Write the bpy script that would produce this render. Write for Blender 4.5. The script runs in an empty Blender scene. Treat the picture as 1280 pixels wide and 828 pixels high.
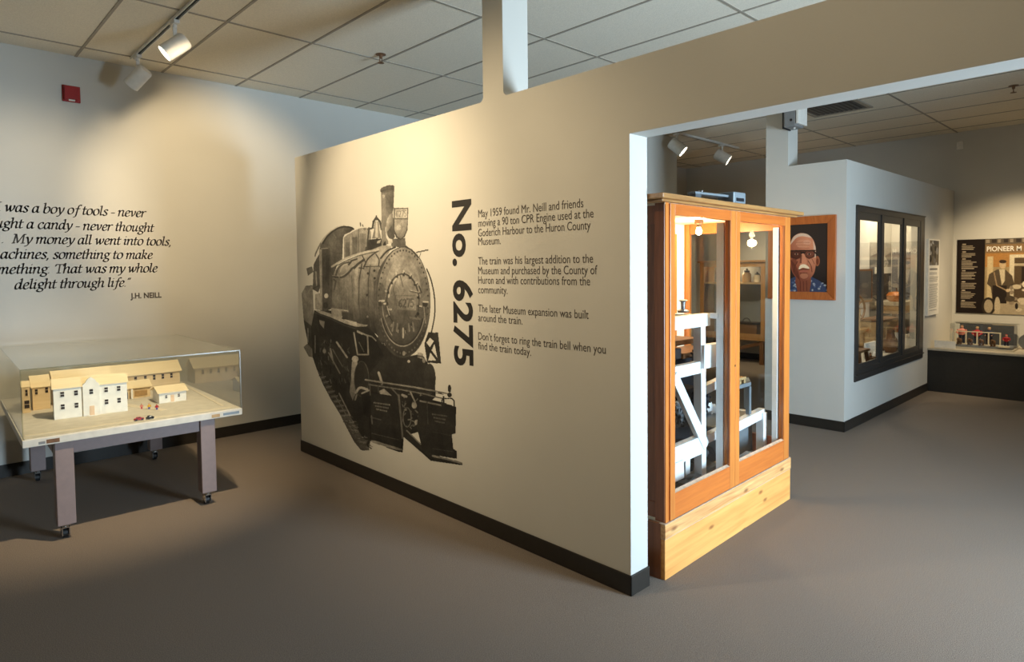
import bpy, math, random
import numpy as np
from mathutils import Vector, Matrix
random.seed(7)
S = bpy.context.scene
COL = S.collection
PI = math.pi

# ------------------------------------------------------------------ camera
FPX, PIT, ROL, YAW = 802.278, -0.042318, -0.010594, 0.762254
CX, CY, CAMH = 643.04, 369.152, 1.5
FW = np.array([math.sin(YAW)*math.cos(PIT), math.cos(YAW)*math.cos(PIT), math.sin(PIT)])
RT0 = np.array([math.cos(YAW), -math.sin(YAW), 0.0])
UP0 = np.cross(RT0, FW)
RT = RT0*math.cos(ROL) + UP0*math.sin(ROL)
UP = -RT0*math.sin(ROL) + UP0*math.cos(ROL)
CAMP = np.array([0, 0, CAMH])
cd = bpy.data.cameras.new('camera')
cam = bpy.data.objects.new('camera', cd); COL.objects.link(cam)
cd.sensor_width = 36; cd.lens = FPX/1280*36
cd.shift_x = -(CX-640)/1280; cd.shift_y = (CY-414)/1280
cd.clip_start = 0.05
cam.matrix_world = Matrix(((RT[0], UP[0], -FW[0], 0), (RT[1], UP[1], -FW[1], 0), (RT[2], UP[2], -FW[2], CAMH), (0, 0, 0, 1)))
S.camera = cam

def on(ax, v, x, y):                       # photograph measurement -> point on the plane x=, y= or z=
    d = FW + RT*(x-CX)/FPX - UP*(y-CY)/FPX
    i = 'xyz'.index(ax)
    return CAMP + d*((v-CAMP[i])/d[i])
def pj(P):
    d = np.asarray(P, float) - CAMP
    w = d@FW
    return CX + FPX*(d@RT)/w, CY - FPX*(d@UP)/w

# ------------------------------------------------------------------ exposure, world, light
S.view_settings.view_transform = 'Standard'
S.view_settings.look = 'None'
S.view_settings.gamma = 1
S.view_settings.use_curve_mapping = False
S.view_settings.exposure = 0.18
S.cycles.use_denoising = True
S.cycles.max_bounces = 10
S.cycles.diffuse_bounces = 6
S.cycles.transparent_max_bounces = 16
S.cycles.caustics_reflective = False
S.cycles.caustics_refractive = False
S.cycles.sample_clamp_indirect = 6
W = bpy.data.worlds.new('world'); S.world = W; W.use_nodes = True
W.node_tree.nodes['Background'].inputs[0].default_value = (.6, .78, 1, 1)
W.node_tree.nodes['Background'].inputs[1].default_value = .6
DAY = (.63, .83, 1.0)
TUNG = (1.0, .78, .48)
def area(name, loc, rot, sx, sy, e, col):
    l = bpy.data.lights.new(name, 'AREA'); l.shape = 'RECTANGLE'; l.size = sx; l.size_y = sy; l.energy = e; l.color = col
    o = bpy.data.objects.new(name, l); COL.objects.link(o); o.location = loc; o.rotation_euler = rot; return o
def spot(name, loc, target, e, deg, blend=.6, col=TUNG, r=.04):
    l = bpy.data.lights.new(name, 'SPOT'); l.energy = e; l.spot_size = math.radians(deg); l.spot_blend = blend; l.color = col; l.shadow_soft_size = r
    o = bpy.data.objects.new(name, l); COL.objects.link(o); o.location = loc
    o.rotation_euler = (Vector(target)-Vector(loc)).to_track_quat('-Z', 'Y').to_euler(); return o
def point(name, loc, e, col=TUNG, r=.03):
    l = bpy.data.lights.new(name, 'POINT'); l.energy = e; l.color = col; l.shadow_soft_size = r
    o = bpy.data.objects.new(name, l); COL.objects.link(o); o.location = loc; return o
# daylight: invented source behind the camera, past the partition line, its beam narrowed
area('added_daylight', (3.5, -2.28, 1.18), (PI/2, 0, 0), 1.0, 1.44, 165, DAY).data.spread = math.radians(112)
# warm spots: a few at track heads built below, the others unseen without heads
spot('spot_wall', (1.30, 4.70, 2.96), (.45, 5.97, 1.5), 70, 85, 1)
spot('spot_wall_right', (1.36, 3.9, 2.97), (2.0, 5.97, 2.1), 185, 58, .7)
spot('spot_mural', (.55, 3.75, 2.97), (2.35, 3.72, 1.85), 250, 70, .9)
spot('spot_mural_end', (.55, 2.9, 2.97), (2.35, 2.75, 1.5), 120, 80, .9)
spot('spot_lintel', (.4, 1.0, 2.97), (2.35, 1.1, 2.1), 45, 110, 1)
spot('spot_model', (1.36, 3.2, 2.97), (1.0, 4.8, .6), 330, 56, 1)
spot('spot_back_room', (7.06, 4.25, 2.93), (9.0, 4.3, 1.0), 150, 55, .7)
spot('spot_back_room_second', (8.15, 4.3, 2.93), (9.6, 4.0, 1.0), 110, 80, .7)
spot('spot_poster', (8.3, .9, 2.95), (9.8, 1.5, 1.0), 230, 64, .9)
spot('spot_panel', (8.3, .3, 2.95), (8.6, 2.08, .8), 110, 52, .9)

# ------------------------------------------------------------------ materials
def mat(name, c, rough=.6, metal=0., var=.06, scale=30, bump=0., bscale=None, spec=.4, stretch=None, coat=0.):
    m = bpy.data.materials.new(name); m.use_nodes = True; nt = m.node_tree; N = nt.nodes; L = nt.links
    b = N['Principled BSDF']
    b.inputs['Roughness'].default_value = rough; b.inputs['Metallic'].default_value = metal
    b.inputs['Specular IOR Level'].default_value = spec
    b.inputs['Coat Weight'].default_value = coat
    tc = N.new('ShaderNodeTexCoord'); mp = N.new('ShaderNodeMapping'); L.new(tc.outputs['Object'], mp.inputs[0])
    if stretch: mp.inputs['Scale'].default_value = stretch
    no = N.new('ShaderNodeTexNoise'); no.inputs['Scale'].default_value = scale; no.inputs['Detail'].default_value = 4; L.new(mp.outputs[0], no.inputs[0])
    cr = N.new('ShaderNodeValToRGB'); L.new(no.outputs[0], cr.inputs[0])
    cr.color_ramp.elements[0].position = .3; cr.color_ramp.elements[1].position = .7
    cr.color_ramp.elements[0].color = tuple(max(0, x*(1-var)) for x in c)+(1,)
    cr.color_ramp.elements[1].color = tuple(min(1, x*(1+var)) for x in c)+(1,)
    L.new(cr.outputs[0], b.inputs['Base Color'])
    if bump:
        n2 = N.new('ShaderNodeTexNoise'); n2.inputs['Scale'].default_value = bscale or scale; n2.inputs['Detail'].default_value = 3
        L.new(mp.outputs[0], n2.inputs[0])
        bp = N.new('ShaderNodeBump'); bp.inputs['Strength'].default_value = bump; bp.inputs['Distance'].default_value = .004
        L.new(n2.outputs[0], bp.inputs['Height']); L.new(bp.outputs[0], b.inputs['Normal'])
    return m
def wood(name, c, c2, rough=.4, axis='z', scale=6, coat=.2, knots=False):
    st = {'x': (.5, 8, 8), 'y': (8, .5, 8), 'z': (8, 8, .5)}[axis]
    m = bpy.data.materials.new(name); m.use_nodes = True; nt = m.node_tree; N = nt.nodes; L = nt.links
    b = N['Principled BSDF']; b.inputs['Roughness'].default_value = rough; b.inputs['Coat Weight'].default_value = coat; b.inputs['Coat Roughness'].default_value = .25
    tc = N.new('ShaderNodeTexCoord'); mp = N.new('ShaderNodeMapping'); mp.inputs['Scale'].default_value = st; L.new(tc.outputs['Object'], mp.inputs[0])
    no = N.new('ShaderNodeTexNoise'); no.inputs['Scale'].default_value = scale; no.inputs['Detail'].default_value = 6; no.inputs['Distortion'].default_value = .6; L.new(mp.outputs[0], no.inputs[0])
    cr = N.new('ShaderNodeValToRGB'); L.new(no.outputs[0], cr.inputs[0])
    cr.color_ramp.elements[0].position = .32; cr.color_ramp.elements[1].position = .68
    cr.color_ramp.elements[0].color = c2+(1,); cr.color_ramp.elements[1].color = c+(1,)
    out = cr.outputs[0]
    if knots:
        vo = N.new('ShaderNodeTexVoronoi'); vo.inputs['Scale'].default_value = 1; vo.voronoi_dimensions = '2D'
        sx = N.new('ShaderNodeSeparateXYZ'); cx = N.new('ShaderNodeCombineXYZ'); L.new(tc.outputs['Object'], sx.inputs[0])
        for i_, sc_ in ((0, 1.9), (2, 5.0)):
            mm = N.new('ShaderNodeMath'); mm.operation = 'MULTIPLY'; mm.inputs[1].default_value = sc_; L.new(sx.outputs[i_], mm.inputs[0]); L.new(mm.outputs[0], cx.inputs[0 if i_ == 0 else 1])
        L.new(cx.outputs[0], vo.inputs[0])
        r2 = N.new('ShaderNodeValToRGB'); L.new(vo.outputs['Distance'], r2.inputs[0])
        r2.color_ramp.elements[0].position = .02; r2.color_ramp.elements[1].position = .075
        r2.color_ramp.elements[0].color = (.22, .12, .1, 1); r2.color_ramp.elements[1].color = (1, 1, 1, 1)
        mx = N.new('ShaderNodeMix'); mx.data_type = 'RGBA'; mx.blend_type = 'MULTIPLY'; mx.inputs[0].default_value = .7
        L.new(out, mx.inputs[6]); L.new(r2.outputs[0], mx.inputs[7]); out = mx.outputs[2]
    L.new(out, b.inputs['Base Color'])
    return m
def glass(name, tint=(1, 1, 1), ior=1.5, rough=.01, base=0.0):
    m = bpy.data.materials.new(name); m.use_nodes = True; nt = m.node_tree; N = nt.nodes; L = nt.links
    N.remove(N['Principled BSDF'])
    t = N.new('ShaderNodeBsdfTransparent'); t.inputs[0].default_value = tint+(1,)
    g = N.new('ShaderNodeBsdfGlossy'); g.inputs['Roughness'].default_value = rough; g.inputs[0].default_value = (1, 1, 1, 1)
    f = N.new('ShaderNodeFresnel'); f.inputs[0].default_value = ior
    src = f.outputs[0]
    if base:
        a = N.new('ShaderNodeMath'); a.operation = 'ADD'; a.use_clamp = True; a.inputs[1].default_value = base; L.new(src, a.inputs[0]); src = a.outputs[0]
    ge = N.new('ShaderNodeNewGeometry'); inv = N.new('ShaderNodeMath'); inv.operation = 'SUBTRACT'; inv.inputs[0].default_value = 1; L.new(ge.outputs['Backfacing'], inv.inputs[1])
    mu = N.new('ShaderNodeMath'); mu.operation = 'MULTIPLY'; L.new(src, mu.inputs[0]); L.new(inv.outputs[0], mu.inputs[1]); src = mu.outputs[0]
    mx = N.new('ShaderNodeMixShader'); L.new(src, mx.inputs[0]); L.new(t.outputs[0], mx.inputs[1]); L.new(g.outputs[0], mx.inputs[2])
    L.new(mx.outputs[0], N['Material Output'].inputs[0])
    return m
def emit(name, c, s):
    m = bpy.data.materials.new(name); m.use_nodes = True; N = m.node_tree.nodes
    b = N['Principled BSDF']; b.inputs['Base Color'].default_value = c+(1,); b.inputs['Emission Color'].default_value = c+(1,); b.inputs['Emission Strength'].default_value = s
    return m
def printed(name, rough=.6):
    m = bpy.data.materials.new(name); m.use_nodes = True; N = m.node_tree.nodes
    a = N.new('ShaderNodeVertexColor'); a.layer_name = 'Col'
    N['Principled BSDF'].inputs['Roughness'].default_value = rough; N['Principled BSDF'].inputs['Specular IOR Level'].default_value = .2
    m.node_tree.links.new(a.outputs[0], N['Principled BSDF'].inputs['Base Color'])
    return m
WALLC = (.56, .545, .50)
M = {}
M['wall'] = mat('wall_paint', WALLC, .75, var=.015, scale=3, bump=.08, bscale=160, spec=.25)
M['carpet'] = mat('carpet', (.245, .203, .170), .95, var=.32, scale=260, bump=.9, bscale=420, spec=.05)
M['tile'] = mat('ceiling_tile', (.82, .75, .62), .9, var=.07, scale=120, bump=.5, bscale=160, spec=.1)
M['tbar'] = mat('ceiling_grid_metal', (.36, .32, .26), .6, spec=.2)
M['base'] = mat('baseboard_vinyl', (.022, .018, .014), .45, var=.1)
M['black'] = mat('black_vinyl', (.012, .010, .009), .6)
M['ink'] = mat('dark_grey_vinyl', (.062, .050, .040), .6)
M['ink2'] = mat('grey_lettering', (.06, .05, .042), .6)
M['white'] = mat('white_enamel', (.75, .73, .68), .35)
M['whitewood'] = mat('white_painted_timber', (.80, .82, .82), .5, var=.04, scale=12, stretch=(4, 4, 1))
M['cream'] = mat('cream_panel', (.80, .68, .48), .6, var=.04)
M['lens'] = emit('lit_lamp_face', (1, .93, .78), 9)
M['bulb'] = emit('lit_bulb', (1, .80, .45), 45)
M['red'] = mat('red_plastic', (.30, .012, .014), .35)
M['chrome'] = mat('chrome', (.6, .6, .6), .18, 1.)
M['steel'] = mat('grey_steel', (.28, .29, .30), .4, .7)
M['iron'] = mat('black_iron', (.018, .018, .022), .45, .4, var=.3)
M['rubber'] = mat('black_rubber', (.012, .012, .012), .5)
M['leg'] = mat('mauve_grey_paint', (.235, .175, .165), .5, var=.05)
M['ply'] = mat('pale_board', (.62, .56, .45), .6, var=.08, scale=14)
M['plyedge'] = mat('white_board_edge', (.60, .57, .50), .6, var=.1, scale=18)
M['ground'] = mat('model_ground', (.60, .56, .48), .8, var=.08, scale=20)
M['road'] = mat('model_road', (.70, .63, .50), .8)
M['mwhite'] = mat('white_model_wall', (.80, .78, .73), .7)
M['mwood'] = wood('balsa', (.76, .61, .40), (.68, .53, .33), .7, 'x', 10, 0)
M['mroof'] = wood('balsa_roof', (.86, .72, .48), (.81, .66, .42), .7, 'x', 10, 0)
M['mdark'] = mat('model_window', (.03, .02, .018), .4)
M['mdoor'] = mat('model_door', (.72, .52, .36), .7)
M['acryl'] = glass('acrylic', (.965, .975, .965), 1.45, .02, .015)
M['edge'] = glass('acrylic_edge', (.86, .87, .80), 1.4, .25, .05)
M['glass'] = glass('pane_glass', (.96, .97, .97), 1.45, .005)
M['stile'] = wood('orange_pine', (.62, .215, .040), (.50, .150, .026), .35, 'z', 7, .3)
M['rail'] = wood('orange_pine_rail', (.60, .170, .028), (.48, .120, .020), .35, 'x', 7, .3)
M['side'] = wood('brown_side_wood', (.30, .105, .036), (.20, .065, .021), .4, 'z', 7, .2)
M['plinthw'] = wood('bare_pine_board', (.82, .41, .115), (.66, .28, .070), .5, 'x', 4, .1, True)
M['strip'] = wood('worn_pine_strip', (.78, .46, .18), (.52, .22, .07), .5, 'x', 7, .1, True)
M['cornice'] = wood('cornice_pine', (.42, .215, .07), (.30, .14, .045), .4, 'x', 7, .3)
M['worn'] = mat('worn_white_edge', (.54, .38, .26), .7, var=.2, scale=40)
M['frame'] = wood('portrait_frame_wood', (.48, .135, .028), (.36, .09, .018), .35, 'z', 8, .3)
M['wframe'] = mat('dark_bronze_frame', (.042, .038, .034), .4, .2)
M['char'] = mat('charcoal_laminate', (.026, .023, .019), .6, var=.1)
M['deck'] = mat('beige_deck', (.48, .43, .34), .6)
M['paper'] = mat('white_paper', (.78, .75, .68), .7)
M['oak'] = wood('oak', (.40, .22, .08), (.29, .15, .05), .45, 'z', 7, .2)
M['oakx'] = wood('oak_rail', (.40, .22, .08), (.29, .15, .05), .45, 'x', 7, .2)
M['brown'] = mat('brown_wood', (.16, .075, .03), .5, var=.2)
M['tan'] = mat('tan_wood', (.42, .27, .12), .5, var=.15)
M['grey'] = mat('mid_grey', (.22, .22, .22), .5)
M['dkgrey'] = mat('dark_grey', (.07, .075, .08), .5)
M['bluegrey'] = mat('blue_grey_metal', (.20, .23, .25), .45, .3)
M['green'] = mat('dark_green_paint', (.02, .028, .015), .5)
M['skin'] = mat('toy_skin', (.55, .30, .18), .6)
M['navy'] = mat('navy_cloth', (.02, .025, .05), .7)
M['toyred'] = mat('toy_red', (.42, .02, .03), .4)
M['toyblue'] = mat('toy_blue', (.06, .07, .30), .5)
M['toyyellow'] = mat('toy_yellow', (.75, .45, .05), .5)
M['toypink'] = mat('toy_pink', (.65, .22, .16), .5)
M['print'] = printed('mural_print')
M['paint'] = printed('oil_paint', .45)

# ------------------------------------------------------------------ mesh building
class MB:
    def __init__(s): s.v = []; s.f = []; s.m = []; s.mats = []
    def _mi(s, m):
        if m not in s.mats: s.mats.append(m)
        return s.mats.index(m)
    def add(s, vs, fs, m='wall', T=None):
        k = len(s.v); mi = s._mi(m)
        if T is not None: vs = [tuple(T @ Vector(v)) for v in vs]
        s.v += [tuple(map(float, v)) for v in vs]
        s.f += [tuple(i+k for i in f) for f in fs]; s.m += [mi]*len(fs); return s
    def box(s, x0, x1, y0, y1, z0, z1, m='wall', T=None):
        x0, x1 = sorted((x0, x1)); y0, y1 = sorted((y0, y1)); z0, z1 = sorted((z0, z1))
        vs = [(x0,y0,z0),(x1,y0,z0),(x1,y1,z0),(x0,y1,z0),(x0,y0,z1),(x1,y0,z1),(x1,y1,z1),(x0,y1,z1)]
        return s.add(vs, [(3,2,1,0),(4,5,6,7),(0,1,5,4),(1,2,6,5),(2,3,7,6),(3,0,4,7)], m, T)
    def prism(s, poly, axis, a, b, m='wall', T=None):
        # poly in the plane orthogonal to axis: x->(y,z) y->(x,z) z->(x,y)
        def P(p, t): return {'x': (t, p[0], p[1]), 'y': (p[0], t, p[1]), 'z': (p[0], p[1], t)}[axis]
        n = len(poly); vs = [P(p, a) for p in poly] + [P(p, b) for p in poly]
        ar = sum(poly[i][0]*poly[(i+1) % n][1]-poly[(i+1) % n][0]*poly[i][1] for i in range(n))
        flip = (ar > 0) ^ (axis == 'y') ^ (b < a)
        lo, hi = tuple(range(n)), tuple(range(2*n-1, n-1, -1))
        fs = [tuple((i, (i+1) % n, (i+1) % n+n, i+n)) for i in range(n)]
        if flip: lo = lo[::-1]; hi = hi[::-1]
        else: fs = [f[::-1] for f in fs]
        return s.add(vs, [lo, hi]+fs, m, T)
    def tube(s, p0, p1, r0, r1=None, n=14, m='wall', T=None, caps=True):
        r1 = r0 if r1 is None else r1
        p0, p1 = Vector(p0), Vector(p1); d = (p1-p0).normalized()
        a = d.orthogonal().normalized(); b = d.cross(a)
        vs = [tuple(p + (a*math.cos(2*PI*i/n)+b*math.sin(2*PI*i/n))*r) for p, r in ((p0, r0), (p1, r1)) for i in range(n)]
        fs = [(i, (i+1) % n, (i+1) % n+n, i+n) for i in range(n)]
        if caps: fs += [tuple(range(n))[::-1], tuple(range(n, 2*n))]
        return s.add(vs, fs, m, T)
    def lathe(s, prof, c=(0, 0, 0), axis=(0, 0, 1), n=20, m='wall', T=None):
        d = Vector(axis).normalized(); a = d.orthogonal().normalized(); b = d.cross(a); c = Vector(c)
        vs = [tuple(c + d*h + (a*math.cos(2*PI*i/n)+b*math.sin(2*PI*i/n))*max(r, 1e-4)) for r, h in prof for i in range(n)]
        fs = [(j*n+i, j*n+(i+1) % n, (j+1)*n+(i+1) % n, (j+1)*n+i) for j in range(len(prof)-1) for i in range(n)]
        fs += [tuple(range(n))[::-1], tuple(range((len(prof)-1)*n, len(prof)*n))]
        return s.add(vs, fs, m, T)
    def ring(s, c, axis, R, r, n=28, k=8, m='wall', T=None, a0=0, a1=2*PI):
        d = Vector(axis).normalized(); a = d.orthogonal().normalized(); b = d.cross(a); c = Vector(c)
        full = abs(a1-a0-2*PI) < 1e-6; nn = n if full else n+1
        vs = []
        for i in range(nn):
            t = a0+(a1-a0)*i/n; e = a*math.cos(t)+b*math.sin(t)
            for j in range(k):
                u = 2*PI*j/k; vs.append(tuple(c+e*(R+r*math.cos(u))+d*r*math.sin(u)))
        fs = []
        for i in range(n if full else n):
            i2 = (i+1) % nn
            for j in range(k): fs.append((i*k+j, i*k+(j+1) % k, i2*k+(j+1) % k, i2*k+j))
        return s.add(vs, fs, m, T)
    def ball(s, c, r, n=12, m='wall', sc=(1, 1, 1), T=None):
        vs = []; h = n//2
        for j in range(h+1):
            t = PI*j/h
            for i in range(n):
                p = 2*PI*i/n; vs.append((c[0]+r*sc[0]*math.sin(t)*math.cos(p), c[1]+r*sc[1]*math.sin(t)*math.sin(p), c[2]+r*sc[2]*math.cos(t)))
        fs = [(j*n+i, (j+1)*n+i, (j+1)*n+(i+1) % n, j*n+(i+1) % n) for j in range(h) for i in range(n)]
        return s.add(vs, fs, m, T)
    def beam(s, p0, p1, w, h, m='wall', T=None):     # rectangular bar, w sideways, h upright
        p0, p1 = Vector(p0), Vector(p1); d = (p1-p0).normalized()
        up = Vector((0, 0, 1)) if abs(d.z) < .9 else Vector((0, 1, 0))
        a = d.cross(up).normalized(); b = a.cross(d).normalized()
        vs = [tuple(p+a*i*w/2+b*j*h/2) for p in (p0, p1) for i, j in ((-1, -1), (1, -1), (1, 1), (-1, 1))]
        return s.add(vs, [(0, 1, 2, 3), (7, 6, 5, 4), (0, 4, 5, 1), (1, 5, 6, 2), (2, 6, 7, 3), (3, 7, 4, 0)], m, T)
    def build(s, name, parent=None, loc=None, bevel=0, smooth=False, seg=2):
        me = bpy.data.meshes.new(name)
        vs = s.v
        if loc is not None and parent is None: vs = [(a-loc[0], b-loc[1], c-loc[2]) for a, b, c in vs]
        me.from_pydata(vs, [], s.f); me.update()
        for m in s.mats: me.materials.append(M[m])
        me.polygons.foreach_set('material_index', s.m)
        import bmesh
        bm = bmesh.new(); bm.from_mesh(me); bmesh.ops.recalc_face_normals(bm, faces=bm.faces); bm.to_mesh(me); bm.free()
        o = bpy.data.objects.new(name, me); COL.objects.link(o)
        if parent is not None: o.parent = parent
        elif loc is not None: o.location = loc
        if bevel:
            b = o.modifiers.new('bevel', 'BEVEL'); b.width = bevel; b.segments = seg; b.limit_method = 'ANGLE'; b.angle_limit = .6
        if smooth:
            me.polygons.foreach_set('use_smooth', [True]*len(me.polygons))
            try: me.set_sharp_from_angle(angle=math.radians(40))
            except Exception: pass
        return o
def tag(o, label, cat, group=None, kind=None):
    o['label'] = label; o['category'] = cat
    if group: o['group'] = group
    if kind: o['kind'] = kind
    return o
def thing(name, label, cat, loc, rotz=0, group=None):
    o = bpy.data.objects.new(name, None); COL.objects.link(o); o.location = loc; o.rotation_euler = (0, 0, rotz)
    o.empty_display_size = .1
    return tag(o, label, cat, group)
def struct(o): o['kind'] = 'structure'; return o

# ------------------------------------------------------------------ the setting
PX, PT = 2.3536, .132          # partition face and thickness
PB, PL = 1.7165, 5.040         # its end by the opening, its far end
ZT, ZO, ZC = 2.416, 2.089, 3.1715
WB = 5.9735                    # back wall
EX, EY, EZ = 6.0465, 2.0857, 2.4255   # second partition: face, side, top
FX = 9.82                      # far wall
X0, Y0 = -3.2, -2.2            # walls behind the camera
HB = .0942
struct(MB().box(X0, FX, -2.5, WB, -.1, 0, 'carpet').build('floor'))
struct(MB().box(X0-.15, FX+.15, -2.5, WB+.15, ZC, ZC+.1, 'tile').build('ceiling'))
g = MB()
x = 1.0396-.605*7
while x < FX:
    if x > X0: g.box(x-.009, x+.009, Y0, WB, ZC-.004, ZC+.01, 'tbar')
    x += .605
y = 5.693
while y > Y0:
    g.box(X0, FX, y-.009, y+.009, ZC-.0045, ZC+.01, 'tbar'); y -= 1.21
struct(g.build('trim_1'))
struct(MB().box(X0-.15, FX+.15, WB, WB+.15, 0, ZC, 'wall').build('wall_back'))
struct(MB().box(FX, FX+.15, Y0, WB, 0, ZC, 'wall').build('wall_right'))
struct(MB().box(X0-.15, X0, Y0, WB, 0, ZC, 'wall').build('wall_left'))
f = MB()                                     # wall behind the camera with an opening added for the daylight source
f.box(X0, 2.98, Y0-.15, Y0, 0, ZC); f.box(2.98, 4.02, Y0-.15, Y0, 1.94, ZC); f.box(2.98, 4.02, Y0-.15, Y0, 0, .44); f.box(4.02, FX, Y0-.15, Y0, 0, ZC)
struct(f.build('wall_front'))
# the partition with its post and the lintel over the opening
r = .03
def fil(cx, cz, a0, a1): return [(cx+r*math.cos(a0+(a1-a0)*i/5), cz+r*math.sin(a0+(a1-a0)*i/5)) for i in range(6)]
P0, P1 = 2.535, 2.698
poly = [(PL, 0), (PL, ZT)] + fil(P1+r, ZT+r, -PI/2, -PI) + [(P1, ZC), (P0, ZC)] + fil(P0-r, ZT+r, 0, -PI/2) + \
       [(Y0, ZT), (Y0, ZO), (PB, ZO), (PB, 0)]
p = MB().prism(poly, 'x', PX, PX+PT)
p.box(PX+PT, PX+.187, P0, P1, ZT-.25, ZC)
struct(p.build('wall_center'))
b = MB()
b.box(PX-.008, PX, PB-.008, PL, 0, HB, 'base'); b.box(PX-.008, PX+PT+.006, PB-.008, PB, 0, HB, 'base'); b.box(PX+PT, PX+PT+.006, PB-.008, PL, 0, HB, 'base'); b.box(PX-.008, PX+PT+.006, PL, PL+.006, 0, HB, 'base')
struct(b.build('baseboard_center', bevel=.003))
struct(MB().box(X0, FX, WB-.008, WB, 0, HB, 'base').build('baseboard_back'))
struct(MB().box(FX-.008, FX, 2.9, WB-.01, 0, HB, 'base').build('baseboard_right'))
# second room: display-case block with a column, and a wall end
NT = .12
w = MB()
w.box(EX, EX+NT, EY, 2.815, 0, EZ)
WX0, WX1, WZ0, WZ1 = 6.30, 8.44, .44, 2.015
w.box(EX+NT, WX0, EY, EY+NT, 0, EZ); w.box(WX1, FX, EY, EY+NT, 0, EZ); w.box(WX0, WX1, EY, EY+NT, 0, WZ0); w.box(WX0, WX1, EY, EY+NT, WZ1, EZ)
w.box(EX+NT, FX, 2.80, 2.815, 0, EZ)
w.box(EX+NT, FX, EY+NT, 2.80, WZ0-.02, WZ0+.03); w.box(EX+NT, FX, EY+NT, 2.80, EZ-.02, EZ)
w.box(EX, EX+.21, 2.603, 2.815, EZ, ZC)
struct(w.build('wall_inner'))
b = MB(); b.box(EX-.008, EX, EY-.008, 2.82, 0, HB, 'base'); b.box(EX-.008, 8.72, EY-.008, EY, 0, HB, 'base')
struct(b.build('baseboard_inner', bevel=.003))
struct(MB().box(5.9, 7.374, 4.629, 4.83, 0, ZC).build('wall_stub'))

# ------------------------------------------------------------------ lettering
def text_geo(s, bold=0., shear=0.):
    c = bpy.data.curves.new('t', 'FONT'); c.body = s; c.size = 1; c.offset = bold; c.shear = shear; c.resolution_u = 4
    o = bpy.data.objects.new('t', c); COL.objects.link(o)
    me = o.evaluated_get(bpy.context.evaluated_depsgraph_get()).to_mesh()
    vs = [tuple(v.co) for v in me.vertices]; fs = [tuple(p.vertices) for p in me.polygons]
    o.to_mesh_clear(); bpy.data.objects.remove(o); bpy.data.curves.remove(c)
    return vs, fs
def put(mb, geo, x0, x1, base, h, place, m):
    """fit 2-D text geometry between x0 and x1, scaled by h upright, and place(u, v) in the scene"""
    vs, fs = geo
    a = min(v[0] for v in vs); bb = max(v[0] for v in vs); k = (x1-x0)/(bb-a)
    mb.add([place(x0+(v[0]-a)*k, base+v[1]*h) for v in vs], fs, m)
wallx = lambda X: (lambda u, v: (X, -u, v))          # on a wall facing -x: u runs towards -y
LX = PX-.0012
hd = MB()
vs, fs = text_geo('No. 6275', .028)
k = [(min(v[i] for v in vs), max(v[i] for v in vs)) for i in (0, 1)]
z0, z1 = on('x', PX, 578, 250)[2], on('x', PX, 578, 457.5)[2]; y0, y1 = 2.981, 2.806
cap = [v for v in vs]
ymin, ymax = 0.0, max(v[1] for v in vs)
hd.add([(LX, y0+(v[1]-ymin)/(ymax-ymin)*(y1-y0), z0+(v[0]-k[0][0])/(k[0][1]-k[0][0])*(z1-z0)) for v in vs], fs, 'black')
tag(hd.build('wall_lettering', loc=(LX, 2.9, 1.4)), 'bold black No. 6275 heading running down the partition beside the locomotive mural', 'lettering')
PARA = [[('May 1959 found Mr. Neill and friends', 598, 271.6, 729.3, 259.4), ('moving a 90 ton CPR Engine used at the', 598, 283.3, 742, 272.4),
         ('Goderich Harbour to the Huron County', 598, 295.3, 738.3, 287.2), ('Museum.', 598, 307, 626, 305)],
        [('The train was his largest addition to the', 598, 330.4, 741.4, 329.2), ('Museum and purchased by the County of', 598, 342.6, 746.8, 343.4),
         ('Huron and with contributions from the', 598, 354.6, 737.7, 357), ('community.', 598, 366.4, 634.6, 368)],
        [('The later Museum expansion was built', 598, 390.3, 736, 398.5), ('around the train.', 598, 402, 653.3, 405.5)],
        [('Don’t forget to ring the train bell when you', 598, 425.5, 757.4, 441.5), ('find the train today.', 598, 436.7, 664, 445)]]
PLACE = ['topmost, about finding the engine in 1959', 'second, about the largest addition', 'third, about the expansion built around the train', 'lowest, about ringing the train bell']
for pr, wh in zip(PARA, PLACE):
    t = MB()
    for s, xa, ya, xb, yb in pr:
        A = on('x', PX, xa, ya); B = on('x', PX, xb, yb)
        put(t, text_geo(s, 0), -A[1], -B[1], (A[2]+B[2])/2, .0615, wallx(LX), 'ink2')
    z = on('x', PX, 650, pr[0][2])[2]
    tag(t.build('wall_text', loc=(LX, 2.5, z)), 'grey text paragraph on the partition, '+wh, 'lettering', 'text paragraphs on the partition')

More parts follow.
